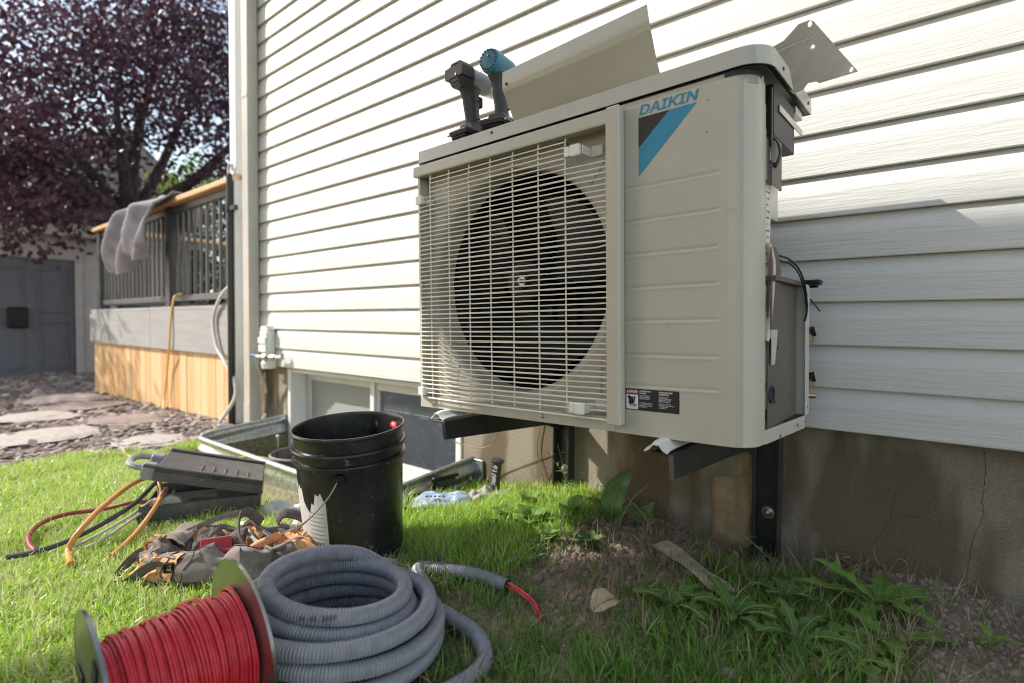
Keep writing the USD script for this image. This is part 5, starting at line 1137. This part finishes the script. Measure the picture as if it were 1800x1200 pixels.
# ------------------------------------------------------------------ weeds with single leaves
def weedleaf(length, width, lobes, arch, fold, seed, nseg=22, tip=.25):
    """A leaf growing along +x from the origin, arching down; returns blade mesh points (n, 7, 3)."""
    rn_ = np.random.RandomState(seed); s = np.linspace(0, 1, nseg)
    env = np.sin(PI * np.clip(s * .94 + .03, 0, 1) ** (1.25 if lobes else .9)) ** (.75)
    if lobes:
        saw = ((s * lobes + .15) % 1.0); env = env * (.45 + .65 * saw ** 1.4) * (1 - .12 * rn_.rand(nseg)); env[-3:] *= (.9, .6, .1)
    env = np.maximum(env, .05); env[-1] = .02
    ang = .75 * arch - 1.9 * arch * s; x_ = np.r_[0, np.cumsum(np.cos(ang[:-1]) * length / (nseg - 1))]; z_ = np.r_[0, np.cumsum(np.sin(ang[:-1]) * length / (nseg - 1))]
    bend = .10 * length * rn_.uniform(-1, 1) * s ** 2
    v = np.linspace(-1, 1, 7)
    P = np.zeros((nseg, 7, 3))
    for j, t in enumerate(v):
        back = .25 * width * abs(t) * (1 if lobes else 0)
        P[:, j, 0] = x_ - back * env; P[:, j, 1] = bend + t * width * env; P[:, j, 2] = z_ + fold * width * abs(t) * env + .06 * width * np.sin(s * 17 + t * 3 + seed) * abs(t)
    return P
def weed(name, label, cat, base, leaves, m, group=None):
    """leaves: (azimuth, length, width, lobes, arch, lift)"""
    t = thing(name, label, cat, base, None, group)
    for i, (az, ln, wd, lo, ar, lift) in enumerate(leaves):
        P = weedleaf(ln * 1.25, wd * 1.45, lo, ar, .25, i + int(abs(base[0]) * 1000)) @ (rotz(az) @ roty(-lift)).T
        lfp = obj('leaf', grid(P), M[m], t, smooth=True)
        obj('midrib', tube(P[:-1, 3] + [0, 0, .0004], np.linspace(.0017, .0006, len(P) - 1), 5), M['rib'], lfp)
    return t
def gpt(px, py, dz=.005):
    z = -.36
    for _ in range(4): p = at(px, py, 2, z); z = float(gz(p[0], p[1])) + dz
    return p
RA = math.atan2(RT[1], RT[0])       # azimuth of the picture's rightward direction
# dry leaf
lp = at(1062, 1068, 2, -.35); lp[2] = float(gz(lp[0], lp[1])) + .022
Pl = weedleaf(.070, .026, 0, .55, .6, 5, 26) @ (rotz(RA + .55) @ roty(-.25) @ rotx(.35)).T + lp + [0, 0, -.006] - .032 * np.array([math.cos(RA + .55), math.sin(RA + .55), 0])
lf = thing('dry_leaf', 'curled dry yellow leaf lying on the shaded soil', 'leaf', (0, 0, 0))
obj('blade', grid(Pl, .0006), M['dry_leaf'], lf, smooth=True); obj('midrib', tube(Pl[:, 3] + [0, 0, .0008], .0010, 5), M['dead_stem'], lf)

def rosette(n_, ln, wd, lobes, seed, arch=(.5, .9), lift=(.1, .7), span=(0, 2 * PI)):
    r_ = np.random.RandomState(seed); return [(RA + a, ln * r_.uniform(.65, 1.1), wd * r_.uniform(.8, 1.15), lobes, r_.uniform(*arch), r_.uniform(*lift)) for a in np.linspace(span[0], span[1], n_, endpoint=False) + r_.uniform(-.25, .25, n_)]
weed('dandelion', 'large dandelion with toothed leaves against the foundation at right', 'dandelion', gpt(1545, 1068), rosette(7, .115, .019, 4, 3, (.4, .8), (.05, .5)) + [(RA + 2.5, .125, .022, 5, .35, .6), (RA + 2.75, .14, .020, 5, .3, .2), (RA + .1, .10, .026, 3, .6, .4), (RA - .5, .09, .026, 3, .5, .5)], 'leaf_green')
weed('dandelion', 'dandelion whose long leaf points right over the pale soil', 'dandelion', gpt(1560, 1130), [(RA - .05, .12, .021, 5, .35, .05), (RA + 2.9, .11, .018, 5, .4, .1), (RA + 4.2, .09, .017, 4, .6, .3), (RA + 1.9, .08, .018, 4, .5, .3)], 'leaf_green')
weed('dandelion', 'low dandelion leaves at the bottom edge right of centre', 'dandelion', gpt(1500, 1165), rosette(8, .085, .018, 4, 8, (.4, .8), (.05, .4)), 'leaf_green')
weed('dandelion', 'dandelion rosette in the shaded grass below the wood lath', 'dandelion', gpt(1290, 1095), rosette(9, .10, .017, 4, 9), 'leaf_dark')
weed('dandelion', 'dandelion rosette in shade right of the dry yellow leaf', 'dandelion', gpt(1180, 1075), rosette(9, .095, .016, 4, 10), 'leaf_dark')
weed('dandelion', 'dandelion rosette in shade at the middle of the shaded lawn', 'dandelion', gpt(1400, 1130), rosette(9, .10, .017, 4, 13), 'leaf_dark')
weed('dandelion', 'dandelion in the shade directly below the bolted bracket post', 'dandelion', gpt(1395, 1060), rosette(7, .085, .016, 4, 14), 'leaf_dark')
weed('broadleaf_weed', 'sunlit broad leaved weed clump below the first bracket post', 'weed', gpt(940, 930), rosette(11, .085, .024, 0, 15, (.5, 1.0), (.5, 1.2)), 'leaf_green')
weed('broadleaf_weed', 'sunlit round leaved weed left of the bright clump', 'weed', gpt(895, 918), rosette(8, .07, .022, 0, 16, (.5, 1.0), (.4, 1.0)), 'leaf_green')
weed('broadleaf_weed', 'broad leaved weed at the edge of the unit shadow', 'weed', gpt(1000, 915), rosette(8, .075, .020, 0, 17, (.5, 1.0), (.3, 1.1)), 'leaf_green')
weed('broadleaf_weed', 'small leaved weed at the sunlit edge of the bare soil', 'weed', gpt(965, 952), rosette(9, .05, .016, 0, 23, (.5, 1.0), (.3, 1.1)), 'leaf_green')
weed('broadleaf_weed', 'low weed between grip and first bracket post', 'weed', gpt(930, 893), rosette(9, .06, .017, 0, 24, (.5, 1.0), (.5, 1.2)), 'leaf_green')
weed('broadleaf_weed', 'sunlit weed nearest the black tray', 'weed', gpt(862, 925), rosette(8, .05, .015, 0, 25, (.5, 1.0), (.3, 1.0)), 'leaf_green')
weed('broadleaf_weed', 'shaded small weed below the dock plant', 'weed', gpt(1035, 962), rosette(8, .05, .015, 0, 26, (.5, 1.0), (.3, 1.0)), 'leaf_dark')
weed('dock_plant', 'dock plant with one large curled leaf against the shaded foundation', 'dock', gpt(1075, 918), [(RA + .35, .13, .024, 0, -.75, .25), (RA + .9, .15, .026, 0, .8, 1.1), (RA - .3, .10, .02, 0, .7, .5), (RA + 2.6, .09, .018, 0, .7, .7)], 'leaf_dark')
weed('seedling', 'yellowish seedling with two long cotyledon leaves against the wall right of the post', 'seedling', gpt(1478, 1028), [(RA + .25, .06, .005, 0, .3, .55), (RA + 2.9, .055, .007, 0, .9, 1.2), (RA + 1.3, .06, .003, 0, .2, 1.3)], 'leaf_green')
weed('seedling', 'tiny yellow green seedling at the right edge on bare soil', 'seedling', gpt(1745, 1140), rosette(5, .05, .006, 0, 19, (.3, .9), (.3, 1.0)), 'leaf_green')
r_ = np.random.RandomState(31)
for i, (px, py, h, lean) in enumerate(((1000, 885, .20, -.02), (1012, 880, .17, -.05), (985, 890, .12, .04), (1085, 930, .15, .05), (1150, 945, .12, -.04), (1025, 915, .14, .06), (1370, 1005, .10, -.05), (1440, 1000, .09, .06))):
    p = gpt(px, py); st = thing('weed_stem', ('tallest thin weed stem, in front of the first bracket post', 'thin weed stem leaning left before the first bracket post', 'short weed stem left of the first bracket post', 'weed stem leaning right over the shaded bare soil', 'weed stem between dock plant and wood lath', 'weed stem leaning right from the sunlit clump', 'thin weed stem at the foot of the bolted post', 'weed stem against the shaded foundation right of the bolted post')[i], 'weed', p, None, 'thin weed stems along the foundation')
    tp_ = np.array([lean * 2 * RT[0], lean * 2 * RT[1], h]); pt = spline([(0, 0, 0), tp_ * [.3, .3, .5] + r_.normal(0, .006, 3), tp_ * [.8, .8, .85], tp_], .008)
    obj('stalk', tube(pt, np.linspace(.0018, .0009, len(pt)), 5), M['stem'], st, smooth=60)
    for k in range(4):
        f = pt[int(len(pt) * (.35 + .17 * k))]; P = weedleaf(.03, .004, 0, .6, .2, i * 7 + k, 10) @ rotz(k * 2.3 + i).T + f
        obj('leaf', grid(P), M['leaf_green'], st, smooth=True)

# ------------------------------------------------------------------ grass
def tuft(seed, nb_, h, spread, lean, wd, seg=4):
    r_ = np.random.RandomState(seed); Vs, Fs = [], []; o = 0
    for _ in range(nb_):
        hh = h * r_.uniform(.45, 1.15); a = r_.uniform(0, 2 * PI); la = a + r_.normal(0, .9); L0 = lean * r_.uniform(.2, 1.3)
        b0 = np.array([math.cos(a), math.sin(a), 0]) * spread * math.sqrt(r_.rand()); dr_ = np.array([math.cos(la), math.sin(la), 0]); sd_ = np.array([-dr_[1], dr_[0], 0]); tw = r_.uniform(-.8, .8)
        sd_ = sd_ * math.cos(tw) + dr_ * math.sin(tw); t = np.linspace(0, 1, seg + 1); th = L0 * (.25 + 1.5 * t); ds_ = hh / seg
        cx = np.r_[0, np.cumsum(np.sin(th[:-1])) * ds_]; cz = np.r_[0, np.cumsum(np.cos(th[:-1])) * ds_]
        w_ = wd * r_.uniform(.7, 1.2) * (1 - t ** 2.2) + .0001
        c = b0 + cx[:, None] * dr_ + cz[:, None] * np.array([0, 0, 1.0]) - [0, 0, .006]
        Vs.append(np.stack([c - sd_ * w_[:, None], c + sd_ * w_[:, None]], 1).reshape(-1, 3))
        for k in range(seg):
            i = o + 2 * k; Fs += [(i, i + 1, i + 3), (i, i + 3, i + 2)]
        o += 2 * (seg + 1)
    m_ = T(np.vstack(Vs), Fs); m_.tint = np.repeat(r_.rand(nb_), 2 * (seg + 1)); return m_
def lawn_density(x, y):
    d = (1 - gravelmask(x, y)) * np.clip(1 - 1.15 * soilmask(x, y), 0.04, 1)
    d = np.where((x > WELL[0] - .03) & (x < WELL[1] + .05) & (y > WELL[2] - .10), 0, d)
    d = np.where(y > -.015, 0, d)
    bb = rimc - ax * bh
    d = np.where((x - bb[0]) ** 2 + (y - bb[1]) ** 2 < .125 ** 2, 0, d)
    lc = np.stack([x - co[0], y - co[1]], -1); a = lc @ uc[:2]; b = lc @ vc[:2]
    d = np.where((a > -.01) & (a < CL) & (b > 0) & (b < CD), 0, d)
    lc = np.stack([x - bo[0], y - bo[1]], -1); a = lc @ ub[:2]; b = lc @ vb[:2]
    d = np.where((np.abs(a) < .20) & (np.abs(b) < .10), 0, d)
    rr2 = np.hypot(x - CC[0], y - CC[1]); d = np.where(rr2 < .21, 0, np.where(rr2 < .30, d * .35, d))
    lc = np.stack([x - to[0], y - to[1]], -1) @ rotz(.72)[:2, :2]; d = np.where((np.abs(lc[..., 0]) < .13) & (np.abs(lc[..., 1]) < .075), 0, d)
    lc = np.stack([x - c0[0], y - c0[1]], -1); a = lc @ axs[:2]; b = np.abs(lc @ np.array([-axs[1], axs[0]])); d = np.where((a > -.01) & (a < SL + .01) & (b < .06), 0, d)
    return d
def scatter(seed, n, x0, x1, y0, y1, dens):
    r_ = np.random.RandomState(seed); x = r_.uniform(x0, x1, n); y = r_.uniform(y0, y1, n)
    # only what the picture or a step beside it can see
    d = np.stack([x, y, np.full(n, -.36)], -1) - CAM; zf = d @ FW; u_ = d @ RT / zf; vv = d @ UP / zf
    ok = (zf > .3) & (np.abs(u_) < 1.25) & (vv > -.95) & (r_.rand(n) < dens(x, y)); return r_, x[ok], y[ok]
protoA = [tuft(100 + i, 22, .029, .036, 1.1, .0013) for i in range(5)] + [tuft(120 + i, 14, .036, .040, 1.4, .0012) for i in range(3)]
matsA = [M['grass']] * 4 + [M['grass_pale']] + [M['grass_pale'], M['grass'], M['grass_pale']]
r_, x, y = scatter(41, 30000, -3.25, -.9, -2.6, -.05, lambda x, y: lawn_density(x, y) * np.clip((-.78 - x) / .25 + .3 * (y < -.75), 0, 1) * np.clip(.15 + 1.3 * meshkit.fbm(np.stack([x * 7, y * 7, 0 * x], -1), 3, 77), .25, 1))
n = len(x); sc = r_.uniform(.65, 1.3, n) * (.7 + .75 * meshkit.noise(np.column_stack([x * 6, y * 6, 0 * x]), 5))
instancer('lawn_grass', protoA, np.column_stack([x, y, gz(x, y)]), rots_of(r_, n, .18), np.column_stack([sc, sc, sc]), r_.choice(8, n, p=[.12, .12, .12, .11, .16, .13, .10, .14]), 'short sunlit lawn grass with dry blades', 'grass', matsA)
protoB = [tuft(140 + i, 16, .062, .034, .85, .0016, 5) for i in range(4)] + [tuft(150 + i, 12, .06, .03, 1.0, .0012) for i in range(2)]
matsB = [M['grass'], M['grass'], M['grass'], M['grass'], M['grass_pale'], M['grass']]
r_, x, y = scatter(43, 5200, -1.42, -.80, -.62, -.02, lambda x, y: np.clip(lawn_density(x, y) + .25 * (x > -1.2), 0, 1) * (.45 + .4 * (y > -.4)))
n = len(x); sc = r_.uniform(.6, 1.15, n)
instancer('tall_grass', protoB, np.column_stack([x, y, gz(x, y)]), rots_of(r_, n, .22), np.column_stack([sc, sc, sc]), r_.choice(6, n), 'long sunlit grass growing along the foundation', 'grass', matsB)
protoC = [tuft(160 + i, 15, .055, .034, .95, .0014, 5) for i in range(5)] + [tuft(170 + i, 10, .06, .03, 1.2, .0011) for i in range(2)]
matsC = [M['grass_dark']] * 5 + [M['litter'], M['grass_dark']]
def densC(x, y):
    near = np.clip(1.25 - np.abs((x + .30) * .8 + (y + .62) * .3) / .9, .15, 1)
    return lawn_density(x, y) * np.clip(.1 + 1.4 * meshkit.fbm(np.stack([x * 8, y * 8, 0 * x], -1), 3, 78), .2, 1) * np.clip((x + 1.05) / .2, 0, 1) * np.where((x > -.85) & (x < -.45) & (y > -.80), .22, .9) * np.where(y > -.12, .5, 1) * np.where(x > .0, .35, 1)
r_, x, y = scatter(47, 11000, -1.05, .45, -1.5, -.02, densC)
n = len(x); sc = r_.uniform(.6, 1.15, n)
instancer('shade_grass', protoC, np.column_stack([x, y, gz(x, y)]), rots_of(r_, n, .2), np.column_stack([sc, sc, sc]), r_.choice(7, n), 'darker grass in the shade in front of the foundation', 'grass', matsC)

protoD = [tuft(180 + i, 7, .075, .05, 1.45, .0011, 6) for i in range(4)]
r_, x, y = scatter(53, 2600, -1.3, .45, -1.2, -.02, lambda x, y: .35 + .5 * soilmask(x, y))
n = len(x); sc = r_.uniform(.4, 1.1, n)
instancer('plant_litter', protoD, np.column_stack([x, y, gz(x, y) + .008]), rots_of(r_, n, .35), np.column_stack([sc, sc, sc]), r_.choice(4, n), 'dry straw and root litter on the soil by the foundation', 'plant litter', [M['litter']] * 4)

# ------------------------------------------------------------------ trees and shrubs
def crown(n_, seed, blobs, size, flat=.5, sunny=True):
    """Leaves as folded quads gathered in clumps through the volume of the blobs (centre, radii)."""
    r_ = np.random.RandomState(seed); w_ = np.array([np.prod(b[1]) ** .8 for b in blobs]); w_ /= w_.sum()
    k = r_.choice(len(blobs), n_ // 14, p=w_); d = r_.normal(size=(len(k), 3)); d /= np.linalg.norm(d, axis=1, keepdims=True)
    ctr = np.array([blobs[i][0] for i in k]) + d * np.array([blobs[i][1] for i in k]) * (r_.rand(len(k), 1) ** .42)
    c = np.repeat(ctr, 14, 0) + r_.normal(0, .13, (len(k) * 14, 3)) * [1.2, 1.2, .8]
    m_ = len(c); a = r_.normal(size=(m_, 3)); a[:, 2] -= .4; a /= np.linalg.norm(a, axis=1, keepdims=True); b = np.cross(a, r_.normal(size=(m_, 3))); b /= np.linalg.norm(b, axis=1, keepdims=True); nn_ = np.cross(a, b)
    s = size * r_.uniform(.6, 1.25, m_)[:, None]
    V = np.stack([c, c + a * s * .45 + b * s * .30 + nn_ * s * .08, c + a * s, c + a * s * .45 - b * s * .30 + nn_ * s * .08], 1).reshape(-1, 3)
    i = np.arange(m_)[:, None] * 4; F = np.vstack([i + [0, 1, 2], i + [0, 2, 3]]); return T(V, F)
def limb(a, b, r0, r1, seed, bend=.12):
    r_ = np.random.RandomState(seed); a, b = np.array(a, float), np.array(b, float); L_ = np.linalg.norm(b - a); p = spline([a, a + (b - a) * .35 + r_.normal(0, bend * L_ * .3, 3), a + (b - a) * .7 + r_.normal(0, bend * L_ * .3, 3), b], .15); return tube(p, np.linspace(r0, r1, len(p)), 9)
def tree(name, label, base, hfork, blobs, nleaf, size, seed, m, r0=.2):
    t = thing(name, label, 'tree', base)
    obj('trunk', limb((0, 0, -.3), (0, 0, hfork), r0 * 1.15, r0 * .75, seed), M['bark'], t, smooth=60)
    br = [limb((0, 0, hfork - .1), np.array(bl[0]) * [.9, .9, 1], r0 * .5, r0 * .08, seed + i) for i, bl in enumerate(blobs)]
    for b_ in br: obj('branch', b_, M['bark'], t, smooth=60)
    obj('crown', crown(nleaf, seed, blobs, size), M[m], t, smooth=False)
    return t
tree('plum_tree', 'purple leaved tree behind the deck with dark trunk', (-10.6, 1.3, -.6), 2.6,
     [((-.6, -1.3, 4.2), (2.0, 1.8, 1.5)), ((1.2, -.4, 4.6), (1.6, 1.5, 1.3)), ((.2, 1.2, 5.3), (2.2, 1.6, 1.3)), ((1.9, .9, 3.3), (1.3, 1.2, 1.0)), ((.4, -1.6, 2.9), (1.1, .9, .7)), ((-.2, .6, 6.0), (2.2, 2.0, 1.4)), ((1.6, 2.0, 4.6), (1.5, 1.2, 1.6)), ((-.9, .3, 2.9), (1.0, .9, .6)), ((2.1, -1.6, 2.1), (1.0, .9, .5)), ((1.5, -1.4, 3.0), (1.2, 1.1, .8)), ((.4, -2.2, 3.3), (1.2, 1.1, .9))], 33000, .10, 61, 'plum', .24)
tree('plum_tree', 'second purple leaved tree left of the gravel and shed', (-12.6, -4.7, -.7), 2.3,
     [((.2, .5, 3.9), (1.7, 1.5, 1.1)), ((1.3, .9, 4.4), (1.5, 1.4, 1.2)), ((.3, 1.9, 2.75), (1.1, 1.0, .65)), ((-.8, 1.2, 4.7), (1.6, 1.4, 1.2)), ((.9, 2.4, 3.7), (.9, .8, .7))], 20000, .085, 67, 'plum', .18)
def shrub(name, label, base, blobs, nleaf, size, seed, m):
    t = thing(name, label, 'shrub', base)
    for i, bl in enumerate(blobs): obj('stem', limb((0, 0, -.2), bl[0], .03, .008, seed + i), M['bark'], t, smooth=60)
    obj('foliage', crown(nleaf, seed, blobs, size), M[m], t, smooth=False)
shrub('lime_shrub', 'bright lime green shrub behind the deck railing', (-12.5, 3.15, -.6), [((0, 0, 3.9), (.45, .4, .5)), ((.2, .5, 3.6), (.5, .4, .5)), ((-.1, -.5, 3.5), (.4, .4, .45))], 2600, .09, 71, 'shrub')
shrub('hedge', 'dark green hedge behind the deck', (-13.0, 4.2, -.6), [((0, -1.7, 1.5), (.7, .8, 1.6)), ((0, -.7, 1.7), (.7, .8, 1.7)), ((0, .4, 1.7), (.7, .8, 1.7)), ((0, 1.5, 1.6), (.7, .8, 1.7)), ((0, 2.7, 1.7), (.7, .8, 1.7)), ((0, 3.9, 1.6), (.7, .9, 1.7))], 26000, .11, 73, 'hedge')
